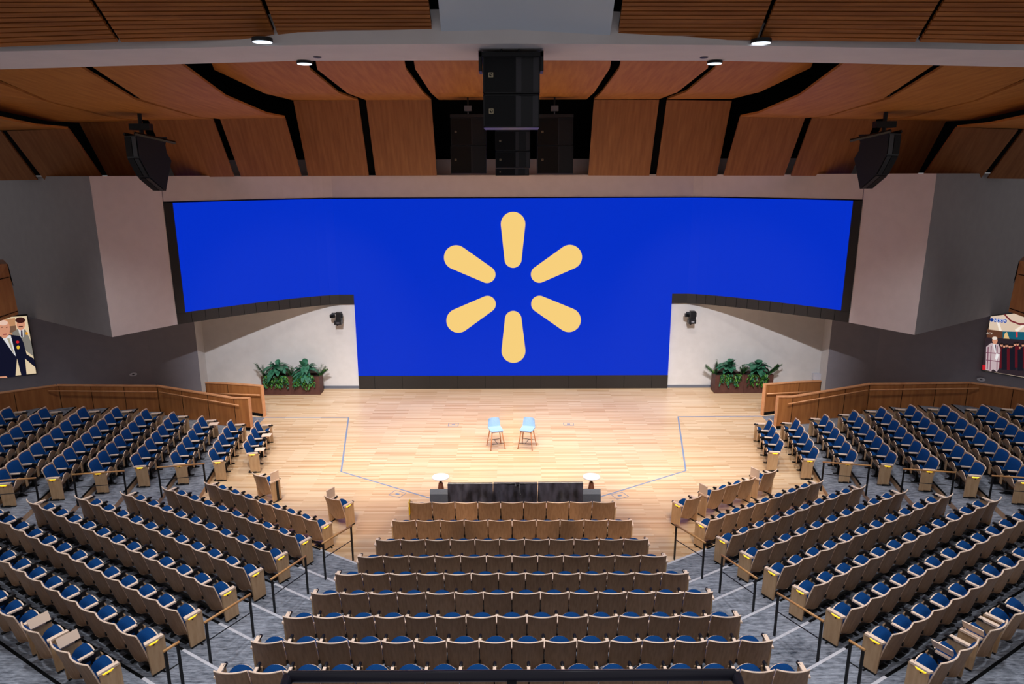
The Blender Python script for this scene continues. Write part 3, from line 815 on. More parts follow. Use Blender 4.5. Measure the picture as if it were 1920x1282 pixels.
picture('lit picture of two smiling men in suits on the left side wall', [(-40, 596), (51, 589), (69.5, 701.5), (-40, 714)],
  [((226, 205, 170), [(-38, 598), (50, 592), (68, 700), (-38, 711)]),
   ((190, 140, 100), [(0, 600), (28, 596), (32, 640), (0, 640)]),
   ((120, 90, 70), [(14, 612), (30, 610), (32, 622), (16, 624)]),
   ((130, 126, 118), [(22, 624), (34, 616), (48, 618), (58, 640), (63, 668), (52, 660), (30, 640)]),
   ((222, 222, 220), [(34, 617), (44, 617), (44, 632), (38, 632)]), ((60, 50, 70), [(39, 619), (42, 619), (43, 632), (39, 631)]),
   (SK, ellipse(39, 608, 8, 11)), ((60, 26, 24), ellipse(38, 600, 9.5, 5.5)), ((50, 24, 20), [(35, 611), (43, 611), (43, 613), (35, 613)]),
   ((220, 150, 40), ellipse(50, 625, 2.5, 3)),
   (SUIT, [(-38, 640), (4, 630), (18, 627), (38, 630), (44, 642), (50, 664), (63, 672), (68, 690), (56, 680), (47, 672), (50, 703), (40, 704), (32, 672), (29, 706), (-38, 711)]),
   ((224, 224, 224), [(2, 630), (20, 628), (30, 668), (26, 664)]), ((172, 164, 140), [(13, 634), (18, 634), (27, 664), (22, 656)]),
   (SK, ellipse(8, 617, 11, 17)), ((236, 200, 180), ellipse(6, 605, 9, 5)), ((90, 60, 50), [(2, 613), (5, 612.5), (5, 614), (2, 614.5)]), ((90, 60, 50), [(11, 613), (14, 612.5), (14, 614), (11, 614.5)]), ((160, 90, 80), [(5, 626), (13, 625), (12, 628), (6, 628.5)]),
   ((214, 30, 40), ellipse(33, 641, 3, 2.5)), ((230, 190, 60), ellipse(34, 651, 3, 3.5)),
   (SK, [(-4, 706), (12, 705), (14, 708), (-4, 709)])], 1)
cx = 1920
crowd = []
random.seed(3)
for k in range(16):
    x = 1878+k*5.0; y = 648+random.uniform(-3, 4)
    crowd.append(((24, 24, 34) if k % 3 else (90, 20, 30), [(x-5, y+4), (x+5, y+4), (x+6, y+44), (x-5, y+44)]))
    crowd.append((SK, ellipse(x, y, 2.3, 3))); crowd.append(((30, 22, 24), ellipse(x, y-2.4, 2.6, 1.8)))
picture('lit picture of a man in a checked suit before a shop crowd, right side wall', [(1857, 592), (1990, 575), (1990, 722), (1840, 695)],
  [((222, 200, 176), [(1857.5, 593), (1988, 577), (1988, 719), (1841, 694)]),
   ((250, 240, 225), [(1868, 600), (1872, 600), (1879, 622), (1874, 622)]), ((250, 240, 225), [(1903, 618), (1925, 604), (1925, 608), (1907, 622)]),
   ((120, 44, 50), [(1884, 588), (1896, 600), (1912, 606), (1925, 606), (1925, 609), (1911, 609), (1895, 603), (1883, 591)]),
   ((96, 60, 44), [(1851, 617), (1880, 621), (1880, 638), (1850, 633)]), ((24, 92, 112), [(1880, 621), (1990, 624), (1990, 642), (1880, 638)]),
   ((226, 190, 130), [(1884, 625), (1888, 622), (1893, 636), (1881, 636)]), ((230, 60, 60), [(1905, 622), (1908, 622), (1908, 632), (1905, 632)]),
   ((46, 36, 42), [(1848, 632), (1990, 642), (1990, 718), (1841, 694)])]+crowd+
  [((196, 176, 180), [(1849, 650), (1858, 643), (1872, 645), (1876, 655), (1873, 690), (1869, 697), (1862, 692), (1858, 696), (1848, 693)]),
   ((120, 70, 90), [(1852, 650), (1854, 650), (1852, 692), (1850, 692)]), ((120, 70, 90), [(1858, 648), (1859.5, 648), (1857, 694), (1855.5, 694)]), ((120, 70, 90), [(1869, 648), (1870.5, 648), (1870, 694), (1868.5, 694)]),
   ((120, 70, 90), [(1849, 660), (1875, 662), (1875, 663.5), (1849, 661.5)]), ((120, 70, 90), [(1849, 674), (1874, 677), (1874, 678.5), (1849, 675.5)]),
   ((230, 230, 230), [(1862, 645), (1867, 645), (1867, 662), (1865, 660)]), ((30, 30, 60), [(1865, 646), (1867, 646), (1868, 660)]), ((240, 240, 240), [(1868, 662), (1873, 664), (1869, 676), (1866, 672)]),
   (SK, ellipse(1865.5, 638.5, 5, 6.5)), ((236, 222, 210), ellipse(1865, 634, 5, 3)), ((200, 30, 40), [(1842, 684), (1848, 684), (1848, 693), (1842, 693)]),
   ((20, 70, 160), ellipse(1859.5, 599.5, 3.2, 3.6)), ((20, 70, 160), ellipse(1866, 600.3, 3.2, 3.6)), ((20, 70, 160), ellipse(1872.3, 600.8, 3.2, 3.6)), ((20, 70, 160), ellipse(1878.6, 601.2, 3.2, 3.6)), ((20, 70, 160), ellipse(1884.8, 601.6, 3.2, 3.6)), ((16, 50, 130), ellipse(1859.5, 599.5, 2.4, 2.8))],
  -1, [('N', 1866, 600.3, .12, (250, 250, 250)), ('O', 1872.3, 600.8, .12, (250, 250, 250)), ('O', 1878.6, 601.2, .12, (250, 250, 250)), ('K', 1884.8, 601.6, .12, (250, 250, 250)), ('ACY', 1855.5, 625, .10, (235, 225, 210))])

# wall sensors
for (x, y, lab) in ((250, 701.5, 'small white oval sensor on the left grey wall'), (1839.5, 711, 'small white oval sensor on the right grey wall')):
    sx = 1 if x < 960 else -1
    dirw = Vector((-.97*sx, -.54, 0)).normalized(); nrm = Vector((-dirw.y, dirw.x, 0))
    if nrm.y > 0: nrm = -nrm
    p0 = Vector((q2.x*sx, q2.y, 0)); p = at_plane(x, y, p0+nrm*.02, nrm)
    if x < 960: p = at_plane(x, y, p0+nrm*.02, nrm)
    mb = MB(); pts = [p+dirw*(.14*math.cos(t))*1+Vector((0, 0, .07*math.sin(t))) for t in [2*PI*k/20 for k in range(20)]]
    o = p.copy(); mb.prism([q-o for q in pts], nrm*.04, 'plastic'); mb.prism([(q-o)*.35+nrm*.04 for q in pts], nrm*.004, 'darkgrey')
    tag(mb.build('wall_sensor', loc=o), lab, 'sensor')

# ------------------------------------------------------------------ ceilings
def thickpoly(mb, P, m, th=.05, up=(0, 0, 1)): mb.prism(P, Vector(up)*th, m)
# drywall soffit band
zS = 10.85
lo = [(-60, 133), (0, 130), (343, 120), (560, 114), (960, 113), (1340, 114), (1600, 119), (1920, 126), (1980, 129)]
hi = [(-60, 99), (0, 96.5), (343, 90), (560, 84.5), (960, 81.5), (1340, 84.5), (1600, 89), (1920, 94.5), (1980, 97)]
A = [at_z(x, y, zS) for x, y in hi]; B = [at_z(x, y, zS) for x, y in lo]
A = [A[0]+(A[0]-A[1])*8]+A+[A[-1]+(A[-1]-A[-2])*8]; B = [B[0]+(B[0]-B[1])*8]+B+[B[-1]+(B[-1]-B[-2])*8]
mb = MB(); n = len(A)
vs = [tuple(p) for p in A+B]+[(p.x, p.y, zS+.5) for p in A+B]; fs = []
for i in range(n-1):
    fs += [(i, i+1, n+i+1, n+i), (2*n+i, 3*n+i, 3*n+i+1, 2*n+i+1), (i, 2*n+i, 2*n+i+1, i+1), (n+i, n+i+1, 3*n+i+1, 3*n+i)]
mb.add(vs, fs, 'soffit'); structure('ceiling_soffit', mb)
# dark recess band above it
zR = 10.97
h2 = [(-60, 90), (0, 88), (343, 79), (560, 72.5), (960, 70), (1340, 75), (1600, 78), (1920, 83), (1980, 85)]
C_ = [at_z(x, y, zR) for x, y in h2]; C_ = [C_[0]+(C_[0]-C_[1])*8]+C_+[C_[-1]+(C_[-1]-C_[-2])*8]
A2 = [Vector((p.x, p.y+.05, zR)) for p in A]
mb = MB(); vs = [tuple(p) for p in C_+A2]+[(p.x, p.y, zR+.1) for p in C_+A2]; fs = []
for i in range(n-1): fs += [(i, i+1, n+i+1, n+i), (2*n+i, 3*n+i, 3*n+i+1, 2*n+i+1), (i, 2*n+i, 2*n+i+1, i+1)]
mb.add(vs, fs, 'recess'); structure('ceiling_recess', mb)
# slatted sloping panels
SL = .734
def slopepoint(x, y):        # intersection with the sloping plane through the line (Y=11.67 z=10.98)
    p0 = Vector((0, 11.67, 10.98)); nrm = Vector((0, SL, 1)).normalized()
    return at_plane(x, y, p0, nrm)
bays = [((-130, 0), (-62, 92), (166, 0), (221, 80)), ((176, 0), (228, 80), (487, 0), (517, 73)), ((497, 0), (524, 73), (803, 0), (811, 71)),
        ((1168, 0), (1158, 75), (1447, 0), (1418, 76)), ((1457, 0), (1426, 76), (1762, 0), (1715, 80)), ((1772, 0), (1724, 80), (2060, 0), (1985, 86))]
bl = ['farthest left', 'second from left', 'left of the grey centre panel', 'right of the grey centre panel', 'second from right', 'farthest right']
for k, (tl, bt, tr, br_) in enumerate(bays):
    a, b, c, d = [slopepoint(*q) for q in (bt, br_, tr, tl)]
    c = b+(c-b)*1.9; d = a+(d-a)*1.9            # continues past the top of the picture
    o = a.copy(); root = empty('slat_panel', o, 0, 'slatted wood ceiling panel, '+bl[k], 'ceiling panel', 'slatted ceiling panels')
    up = Vector((0, SL, 1)).normalized()
    mb = MB(); ns = 18
    for j in range(ns):
        t0, t1 = (j+.12)/ns, (j+.88)/ns
        q = [a+(d-a)*t0, b+(c-b)*t0, b+(c-b)*t1, a+(d-a)*t1]
        mb.prism([p-o for p in q], up*.05, 'slat_wood')
    mb.build('slats', root)
    mb = MB(); mb.prism([p-o+up*.06 for p in (a, b, c, d)], up*.03, 'blackmatte'); mb.build('backing', root)
# black plane behind gaps
a, b, c, d = slopepoint(-200, 96), slopepoint(2120, 88), slopepoint(2120, -60), slopepoint(-200, -60)
up = Vector((0, SL, 1)).normalized(); mb = MB(); mb.prism([p+up*.25 for p in (a, b, c, d)], up*.05, 'blackmatte'); structure('ceiling_slope', mb)
# grey flat panel in the middle
P = [slopepoint(829, 73), slopepoint(1142, 75), slopepoint(1152, 0), slopepoint(822, 0)]
P[2] = P[1]+(P[2]-P[1])*1.8; P[3] = P[0]+(P[3]-P[0])*1.8
o = P[0].copy(); mb = MB(); mb.prism([p-o-up*.03 for p in P], up*.06, 'projpanel'); tag(mb.build('ceiling_hatch', loc=o), 'flat pale grey panel between the slatted ceiling panels at top centre', 'ceiling panel')

# wooden reflector ceilings and hanging panels
LY = {'P0': (16.0, 11.85), 'P1': (19.03, 11.54), 'P2': (21.9, 11.27), 'P3': (24.8, 11.37), 'P4': (26.0, 8.87)}
def onprofile(x, key):
    Y, z = LY[key]
    # px y where this profile line shows at column x
    X0 = None; yy = 150
    for _ in range(30):
        p = at_Y(x, yy, Y); yy += (p.z-z)*F/Y*1.0
    return at_Y(x, yy, Y)
def ceil_panel(cols, label, m='ceil_wood', group=None):
    """cols: list of (left px, right px, key) front to back"""
    Lp = [onprofile(l, k) if isinstance(k, str) else at_Y(l[0], l[1], k) for l, r, k in cols]
    Rp = [onprofile(r, k) if isinstance(k, str) else at_Y(r[0], r[1], k) for l, r, k in cols]
    o = Lp[0].copy(); mb = MB(); n = len(cols); vs = [p-o for p in Lp+Rp]; vs += [v+Vector((0, .0, .06)) for v in vs]
    fs = []
    for i in range(n-1):
        fs += [(i, i+1, n+i+1, n+i), (2*n+i, 3*n+i, 3*n+i+1, 2*n+i+1), (i, 2*n+i, 2*n+i+1, i+1), (n+i, n+i+1, 3*n+i+1, 3*n+i)]
    fs += [(0, n, 3*n, 2*n), (n-1, 3*n-1, 4*n-1, 2*n-1)]
    mb.add(vs, fs, m); ob = mb.build('wood_ceiling_panel', loc=o)
    tag(ob, label, 'ceiling panel', group or 'wood reflector panels of the ceiling'); return ob
def hang_panel(pts, label):
    P = [at_Y(x, y, Y) for x, y, Y in pts]; o = P[-1].copy(); mb = MB(); mb.prism([p-o for p in P], (0, .06, .02), 'face_wood')
    ob = mb.build('hanging_wood_panel', loc=o); tag(ob, label, 'wood panel', 'hanging wood panels above the screen'); return ob
MX = lambda x: 1922-x
def mir(v): return MX(v) if not isinstance(v, tuple) else (MX(v[0]), v[1]-3.2*0)
cl = [([(372, 566, 'P0'), (402, 581, 'P1'), (497, 636, 'P2'), (550, 671, 'P3')], 'outer lit wood ceiling panel %s of the centre'),
      ([(582, 748, 'P0'), (595, 761, 'P1'), (652, 794, 'P2'), (686, 808.5, 'P3')], 'wood ceiling panel beside the centre one, on the %s')]
for cols, lab in cl:
    ceil_panel(cols, lab % 'left'); ceil_panel([(MX(r), MX(l), k) for l, r, k in cols], lab % 'right')
ceil_panel([(766, MX(766), 'P0'), (778.7, MX(778.7), 'P1'), (808, MX(808), 'P2'), (822.5, MX(822.5), 'P3')], 'centre wood ceiling panel above the hung speakers')
Y3, Y4 = 24.8, 26.0
for sx in (0, 1):
    nm = 'right' if sx else 'left'
    g = (lambda x: MX(x)) if sx else (lambda x: x)
    dy = -1.5 if sx else 0
    hang_panel([(g(550), 189, Y3), (g(671.5), 187.5, Y3), (g(691.5), 329.5, Y4), (g(578), 330, Y4)], 'tall hanging wood panel %s of the speakers, outer one' % nm)
    hang_panel([(g(686), 187, Y3), (g(808.5), 187, Y3), (g(819), 329, Y4), (g(704.5), 329.5, Y4)], 'tall hanging wood panel %s of the speakers, inner one' % nm)
    # side segment
    q = lambda x, y: (g(x), y-(3.0*(960-x)/960 if sx else 0))
    def P4(*a): return a
    hang_panel([q(412.4, 222.6)+(24.3,), q(534, 220.5)+(24.3,), q(565, 330.5)+(25.4,), q(451.7, 331)+(25.4,)], 'hanging wood panel on the %s, nearest the big black gap' % nm)
    hang_panel([q(278, 225)+(24.3,), q(399, 222.8)+(24.3,), q(438.6, 331.2)+(25.4,), q(328.5, 332.3)+(25.4,)], 'hanging wood panel on the %s, beside the curved speaker array' % nm)
    hang_panel([q(148.3, 230)+(24.3,), q(261, 225.5)+(24.3,), q(312, 332.5)+(25.4,), q(204, 334)+(25.4,)], 'hanging wood panel on the %s, behind the curved speaker array' % nm)
    hang_panel([q(12.7, 246)+(22.8,), q(128, 241)+(22.8,), q(192.7, 334.5)+(23.9,), q(83, 337)+(23.9,)], 'hanging wood panel on the far %s' % nm)
    hang_panel([q(-110, 250)+(22.8,), q(1.7, 246.5)+(22.8,), q(70, 337.3)+(23.9,), q(-40, 339)+(23.9,)], 'hanging wood panel at the %s picture edge' % nm)
    def cp(rows, lab):
        r2 = []
        for (l, r, Y) in rows:
            l, r = q(*l), q(*r)
            if sx: l, r = r, l
            r2.append((l, r, Y))
        ceil_panel(r2, lab % nm)
    cp([((142, 105), (320, 106), 14.6), ((266, 187), (423.6, 181.5), 19.0), ((374, 219.5), (499.5, 213.5), 22.5), ((412, 223), (534, 220.3), 24.3)], 'wood ceiling panel on the %s, nearest the big black gap')
    cp([((-75, 118), (118, 106), 14.6), ((96.5, 191), (253, 187), 19.0), ((226, 222), (368, 219.5), 22.5), ((278, 225.5), (400, 223), 24.3)], 'wood ceiling panel on the %s, between the two thin black strips')
    cp([((-200, 150), (-90, 120), 14.6), ((-60, 195), (88, 191), 19.0), ((90, 227), (214, 222), 22.5), ((148, 230), (262, 225.7), 24.3)], 'wood ceiling panel on the outer %s')
    cp([((-150, 205), (0, 222), 18.5), ((-100, 235), (66.7, 235.5), 20.6), ((-60, 246), (128, 241.2), 22.8)], 'low wood ceiling panel at the %s picture edge')
# black void above and behind, grey ledge at its foot
mb = MB(); mb.box((-20, 27.3, 8.9), (20, 27.4, 14), 'blackmatte'); mb.box((-20, 13.6, 13.4), (20, 27.4, 13.5), 'blackmatte')
mb.box((-20, 13.45, 11.4), (20, 13.55, 13.5), 'blackmatte'); structure('ceiling_void', mb)
mb = MB(); mb.box((-13.5, 26.9, 8.87), (13.5, 27.0, 9.45), 'soffit'); mb.box((-13.5, 26.0, 8.84), (13.5, 28.4, 8.868), 'upper'); structure('trim_3', mb)
# strips of glossy black in the thin gaps
mb = MB()
mb.add([tuple(at_Y(*p)) for p in ((560, 187, 24.95), (830, 187, 24.95), (840, 329, 26.15), (585, 329, 26.15))], [(0, 1, 2, 3)], 'blackmatte')
mb.add([tuple(at_Y(*p)) for p in ((MX(560), 187, 24.95), (MX(806), 187, 24.95), (MX(817), 329, 26.15), (MX(585), 329, 26.15))], [(0, 1, 2, 3)], 'blackmatte')
mb.v[1] = tuple(at_Y(806, 187, 24.95)); mb.v[2] = tuple(at_Y(817, 329, 26.15))
structure('ceiling_gap_backing', mb)
# faint rigging pipes in the void
for k, (x, z) in enumerate(((-3.2, 10.7), (-3.2, 10.0), (0, 9.6))):
    pass

# downlights
for (x, y, dia, zz, lab) in ((492, 79, .29, 10.87, 'round downlight below the left slatted ceiling panel'), (1427, 81, .29, 10.87, 'round downlight below the right slatted ceiling panel'),
                        (571, 120, .25, 10.80, 'round downlight hanging below the white soffit at left'), (1340, 119.5, .25, 10.80, 'round downlight hanging below the white soffit at right')):
    p = at_z(x, y, zz); root = empty('downlight', p, 0, lab, 'ceiling light', 'round downlights')
    mb = MB(); mb.tube([(0, 0, .003), (0, 0, .30 if y > 100 else .06)], dia/2+.012, 'black', 24); mb.build('housing', root)
    mb = MB(); mb.tube([(0, 0, -.004), (0, 0, .0)], dia/2, 'lamp', 24); mb.build('lens', root)
for (x, y, lab) in ((595, 108, 'left'), (1320, 108.5, 'right')):
    p = at_z(x, y, zS-.012); mb = MB(); mb.tube([(0, 0, 0), (0, 0, .012)], .07, 'darkgrey', 16); tag(mb.build('sprinkler_cap', loc=p), 'small dark round cap in the white soffit, %s one' % lab, 'sprinkler cap', 'soffit caps')

# ------------------------------------------------------------------ hung loudspeakers
def cab(x0, x1, y0, y1, Y, depth, wave, logo, root, name='speaker_box'):
    """speaker box whose front fills px x0..x1, y0..y1 at distance Y"""
    a = at_Y(x0, y0, Y); b = at_Y(x1, y1, Y); o = root.location
    X0, X1, z1, z0 = a.x-o.x, b.x-o.x, a.z-o.z, b.z-o.z; yf_ = Y-o.y
    mb = MB(); mb.box((X0, yf_+.03, z0), (X1, yf_+depth, z1), 'cabinet'); e = .02
    mb.box((X0, yf_, z0), (X0+e, yf_+.03, z1), 'cabinet'); mb.box((X1-e, yf_, z0), (X1, yf_+.03, z1), 'cabinet'); mb.box((X0, yf_, z0), (X1, yf_+.03, z0+e), 'cabinet'); mb.box((X0, yf_, z1-e), (X1, yf_+.03, z1), 'cabinet')
    bx = mb.build(name, root)
    xm = X0+(X1-X0)*.58
    mb = MB(); mb.box((X0+e, yf_+.005, z0+e), (xm, yf_+.03, z1-e), 'grille'); mb.build('grille', bx)
    mb = MB(); nseg = 10
    def fn(u, v):
        xx = xm+(X1-e-xm)*u; dy = -.03+.10*math.cos((u-.5)*2*PI)*.5+.05 if wave else .25*u
        return (xx, yf_+.02+dy*.6, z0+e+(z1-z0-2*e)*v)
    mb.grid(fn, nseg, 1, 'horn'); mb.build('waveguide', bx, True)
    if logo:
        s = logo; lx = X0+(X1-X0)*.14; lz = (z0+z1)/2; mb = MB()
        mb.box((lx-s, yf_-.004, lz-s), (lx+s, yf_+.004, lz+s), 'badge'); mb.box((lx-s*.68, yf_-.008, lz-s*.68), (lx+s*.68, yf_-.004, lz+s*.68), 'black')
        mb.prism([(lx+s*.6, yf_-.010, lz-s*.6), (lx-s*.6, yf_-.010, lz+s*.6), (lx+s*.1, yf_-.010, lz+s*.4)], (0, .002, 0), 'badge'); mb.build('emblem', bx)
    return bx
p = at_Y(958, 240, 12.0); rt = empty('hung_loudspeaker', (p.x, 12.0, p.z), 0, 'large black two-box loudspeaker hung at top centre', 'loudspeaker')
cab(905, 1012, 105, 175, 12.0, .6, True, .038, rt); cab(906, 1011, 177, 239, 12.0, .6, True, .038, rt)
o = rt.location; mb = MB(); a = at_Y(897, 95, 11.95); b = at_Y(1019, 133, 11.95)
mb.box((a.x-o.x, -.05, a.z-o.z-.09), (b.x-o.x, .6, a.z-o.z-.02), 'black'); mb.box((a.x-o.x, -.05, b.z-o.z), (a.x-o.x+.05, .3, a.z-o.z), 'black'); mb.box((b.x-o.x-.05, -.05, b.z-o.z), (b.x-o.x, .3, a.z-o.z), 'black'); mb.build('hanging_frame', rt)
mb = MB()
for x in (940, 973): q_ = at_Y(x, 97, 12.0); q3_ = at_z(x, 77, 10.97); mb.tube([q_-o, Vector((q_.x, q3_.y, 10.97))-o], .014, 'black', 6)
mb.build('cable', rt)
p = at_Y(961, 329, 18.5); rt = empty('hung_loudspeaker', (p.x, 18.5, p.z), 0, 'small black three-box loudspeaker under the large centre one', 'loudspeaker')
cab(928.5, 994, 245.5, 283, 18.5, .5, True, .022, rt); cab(929, 994, 284, 314.5, 18.5, .5, True, .022, rt); cab(929, 992, 315.5, 329, 18.5, .5, True, .014, rt)
o = rt.location; a = at_Y(928.5, 238, 18.5); b = at_Y(994, 246, 18.5)
mb = MB(); mb.box((a.x-o.x, 0, b.z-o.z), (b.x-o.x, .5, a.z-o.z), 'darkgrey'); mb.box((-.03, .2, b.z-o.z), (.03, .26, 13.4-o.z), 'black'); mb.build('hanging_frame', rt)
for (x0, x1, lab) in ((844.5, 911.5, 'left'), (1008, 1074.5, 'right')):
    p = at_Y((x0+x1)/2, 325, 23.6); rt = empty('hung_loudspeaker', (p.x, 23.6, p.z), 0, 'black two-box loudspeaker hung %s of the centre cluster' % lab, 'loudspeaker', 'side speakers of the centre cluster')
    cab(x0, x1, 221, 272.5, 23.6, .7, False, .03, rt); cab(x0, x1, 273.5, 325, 23.6, .7, False, .03, rt)
    o = rt.location; a = at_Y(x0-1, 214, 23.55); b = at_Y(x1+1, 220, 23.55); c = at_Y((x0+x1)/2-1, 198, 23.6); e_ = at_Y((x0+x1)/2-1, 208, 23.6)
    mb = MB(); mb.box((a.x-o.x, -.03, b.z-o.z), (b.x-o.x, .6, a.z-o.z), 'darkgrey'); mb.box((c.x-o.x-.12, 0, e_.z-o.z), (c.x-o.x+.12, .2, c.z-o.z), 'steel'); mb.tube([(c.x-o.x, .1, c.z-o.z), (c.x-o.x, .1, 13.4-o.z)], .03, 'black', 6)
    mb.tube([(c.x-o.x, .1, a.z-o.z), (c.x-o.x, .1, e_.z-o.z)], .02, 'steel', 6); mb.build('hanging_frame', rt)
# curved side arrays
for sx in (1, -1):
    nm = 'left' if sx == 1 else 'right'
    YA = 21.0; top = at_Y(256, 254, YA); root = empty('curved_speaker_array', (top.x*sx, YA, top.z-1.9), 0, 'curved black speaker array hanging on the %s side' % nm, 'loudspeaker', 'curved side speaker arrays')
    o = Vector((top.x*sx, YA, top.z-1.9))
    fwd = Vector((-.52*sx, -.85, 0)).normalized(); sd = Vector((.85*sx, -.52, 0)).normalized()     # sd: side facing the hall centre
    base = Vector((top.x*sx, YA, top.z))
    ang = 0; cur = base.copy(); hgt = .62; wd = .62
    for k in range(3):
        f = fwd*math.cos(ang)-Vector((0, 0, 1))*math.sin(ang); u = Vector((0, 0, 1))*math.cos(ang)+fwd*math.sin(ang)
        ang2 = ang+math.radians(24)
        f2 = fwd*math.cos(ang2)-Vector((0, 0, 1))*math.sin(ang2)
        nxt = cur-u*hgt
        # side trapezoid: front edge cur..nxt, depth goes back
        dep = .95
        b0 = cur-f*dep; b1 = nxt-f2*dep
        tr = [cur, b0, b1, nxt]; mb = MB(); mb.prism([p-o for p in tr], -sd*wd, 'cabinet'); bx = mb.build('speaker_box', root)
        mb = MB(); m0, m1 = cur-u*.03, nxt+u*.03
        mb.prism([m0+f*.012-o-sd*.03, m1+f*.012-o-sd*.03, m1+f*.012-o-sd*(wd*.40), m0+f*.012-o-sd*(wd*.40)], f*.01, 'horn' if k == 0 else 'cabinet'); mb.build('waveguide', bx)
        mb = MB(); mb.prism([m0+f*.012-o-sd*(wd*.45), m1+f*.012-o-sd*(wd*.45), m1+f*.012-o-sd*(wd-.02), m0+f*.012-o-sd*(wd-.02)], f*.015, 'grille'); mb.build('grille', bx)
        cur = nxt; ang = ang2
    mb = MB(); a = base+Vector((0, 0, .06))+fwd*.05; b = a-fwd*1.25-Vector((0, 0, .22))
    for s_ in (0, -.55): mb.tube([a+sd*s_-o, b+sd*s_-o], .05, 'black', 4)
    c = base-fwd*.35-sd*.3; mb.tube([c+Vector((0, 0, .05))-o, c+Vector((0, 0, 2.6))-o], .06, 'black', 6); mb.box(tuple(c-o+Vector((-.3, -.12, .18))), tuple(c-o+Vector((.3, .12, .36))), 'black'); mb.build('hanging_frame', root)
    p = at_Y(257, 332, 25.42); mb = MB(); mb.tube([(0, 0, .1), (0, 0, -.60)], .012, 'black', 5); tag(mb.build('hanging_rod', loc=(p.x*sx if sx == 1 else at_Y(1817, 330, 24).x, 25.42 if sx == 1 else 24.0, p.z)), 'thin black rod hanging below the %s wood panels' % nm, 'rod')

# ------------------------------------------------------------------ things on the stage
# tape lines
mb = MB()
def tape(pts, wd=.05, lab=''):
    mb = MB()
    for a, b in zip(pts[:-1], pts[1:]):
        d = (b-a).normalized(); n_ = Vector((-d.y, d.x, 0))*wd/2
        mb.prism([(v.x, v.y, .001) for v in (a-n_, b-n_, b+n_, a+n_)], (0, 0, .0025), 'tape')
    return mb
for sx in (1, -1):
    P = [at_z(497, 782.6, 0), at_z(653.5, 782.6, 0), at_z(639.7, 884, 0), at_z(808, 934.3, 0)]
    P = [Vector((p.x*sx, p.y, 0)) for p in P]
    tag(tape(P).build('floor_tape'), 'grey-blue tape line bent across the boards, %s half of stage' % ('left' if sx == 1 else 'right'), 'floor tape', 'tape lines on the stage')
for (x, y, wd, dp, rz, lab) in ((850, 796, .38, .30, 0, 'small floor box outline behind the left stool'), (1066, 795, .38, .30, 0, 'small floor box outline behind the right stool'), (745, 926, .40, .34, -.45, 'floor box outline left of the black wedges'), (1162, 929, .40, .34, .45, 'floor box outline right of the black wedges')):
    c = at_z(x, y, 0); mb = MB(); t = .018
    for (x0, y0, x1, y1) in ((-wd/2, -dp/2, wd/2, -dp/2+t), (-wd/2, dp/2-t, wd/2, dp/2), (-wd/2, -dp/2, -wd/2+t, dp/2), (wd/2-t, -dp/2, wd/2, dp/2), (-.06, -.04, .06, .04)):
        mb.box((x0, y0, .001), (x1, y1, .004), 'tape')
    o = mb.build('floor_box', loc=c); o.rotation_euler = (0, 0, rz); tag(o, lab, 'floor box', 'floor boxes in the stage')

# stools
def stool(c, rz, lab):
    root = empty('bar_stool', (c[0], c[1], 0), rz, lab, 'stool', 'pale blue stools'); hs = .56
    # local: faces -Y
    def shell(u, v):
        x = (u-.5)*2; s = v
        if s < .5:
            t = s/.5; y = -.22+.40*t; z = .655-.015*math.sin(PI*t)+.03*x*x*(t); wd = .21+.01*t
        else:
            t = (s-.5)/.5; y = .18+.075*t; z = .655+.31*t**.9; y -= .05*x*x*t; wd = .22-.035*t
        if s < .06: wd *= .93
        if s > .95: wd *= .90
        return Vector((x*wd, y, z+.0))
    mb = MB(); mb.grid(lambda u, v: shell(u, v)+Vector((0, 0, .0)), 10, 20, 'stool_seat'); mb.grid(lambda u, v: shell(1-u, v)+Vector((0, .018 if v > .5 else 0, -.03 if v <= .5 else 0)), 10, 20, 'stool_seat')
    ring = [(u/10, 0) for u in range(11)]+[(1, v/20) for v in range(1, 21)]+[(1-u/10, 1) for u in range(1, 11)]+[(0, 1-v/20) for v in range(1, 20)]
    n = len(ring); a = [shell(u, v) for u, v in ring]; b = [shell(u, v)+Vector((0, .018 if v > .5 else 0, -.03 if v <= .5 else 0)) for u, v in ring]
    mb.add(a+b, [(q, (q+1) % n, n+(q+1) % n, n+q) for q in range(n)], 'stool_seat'); mb.build('seat_shell', root, True)
    mb = MB(); mb.box((-.17, -.16, .58), (.17, .14, .622), 'stool_wood'); mb.build('seat_frame', root)
    ft = {}
    for sx_ in (-1, 1):
        for sy in (-1, 1):
            b_ = Vector((sx_*.25, sy*.25-.01, 0)); t_ = Vector((sx_*.165, sy*.13-.01, .62)); mb = MB(); mb.tube([b_, t_], [.014, .021], 'stool_wood', 8); mb.build('leg', root, True); ft[sx_, sy] = (b_, t_)
    mb = MB(); k = .33
    A_ = {q: ft[q][0]+(ft[q][1]-ft[q][0])*k for q in ft}
    mb.tube([A_[-1, -1], A_[1, -1]], .009, 'black', 6); mb.tube([A_[-1, 1], A_[1, 1]], .009, 'black', 6); mb.tube([(A_[-1, -1]+A_[1, -1])/2, (A_[-1, 1]+A_[1, 1])/2], .009, 'black', 6); mb.build('footrest', root)
stool((-.585, 21.58), math.radians(18), 'pale blue counter stool with wooden legs, left one on stage')
stool((.465, 21.60), math.radians(-18), 'pale blue counter stool with wooden legs, right one on stage')
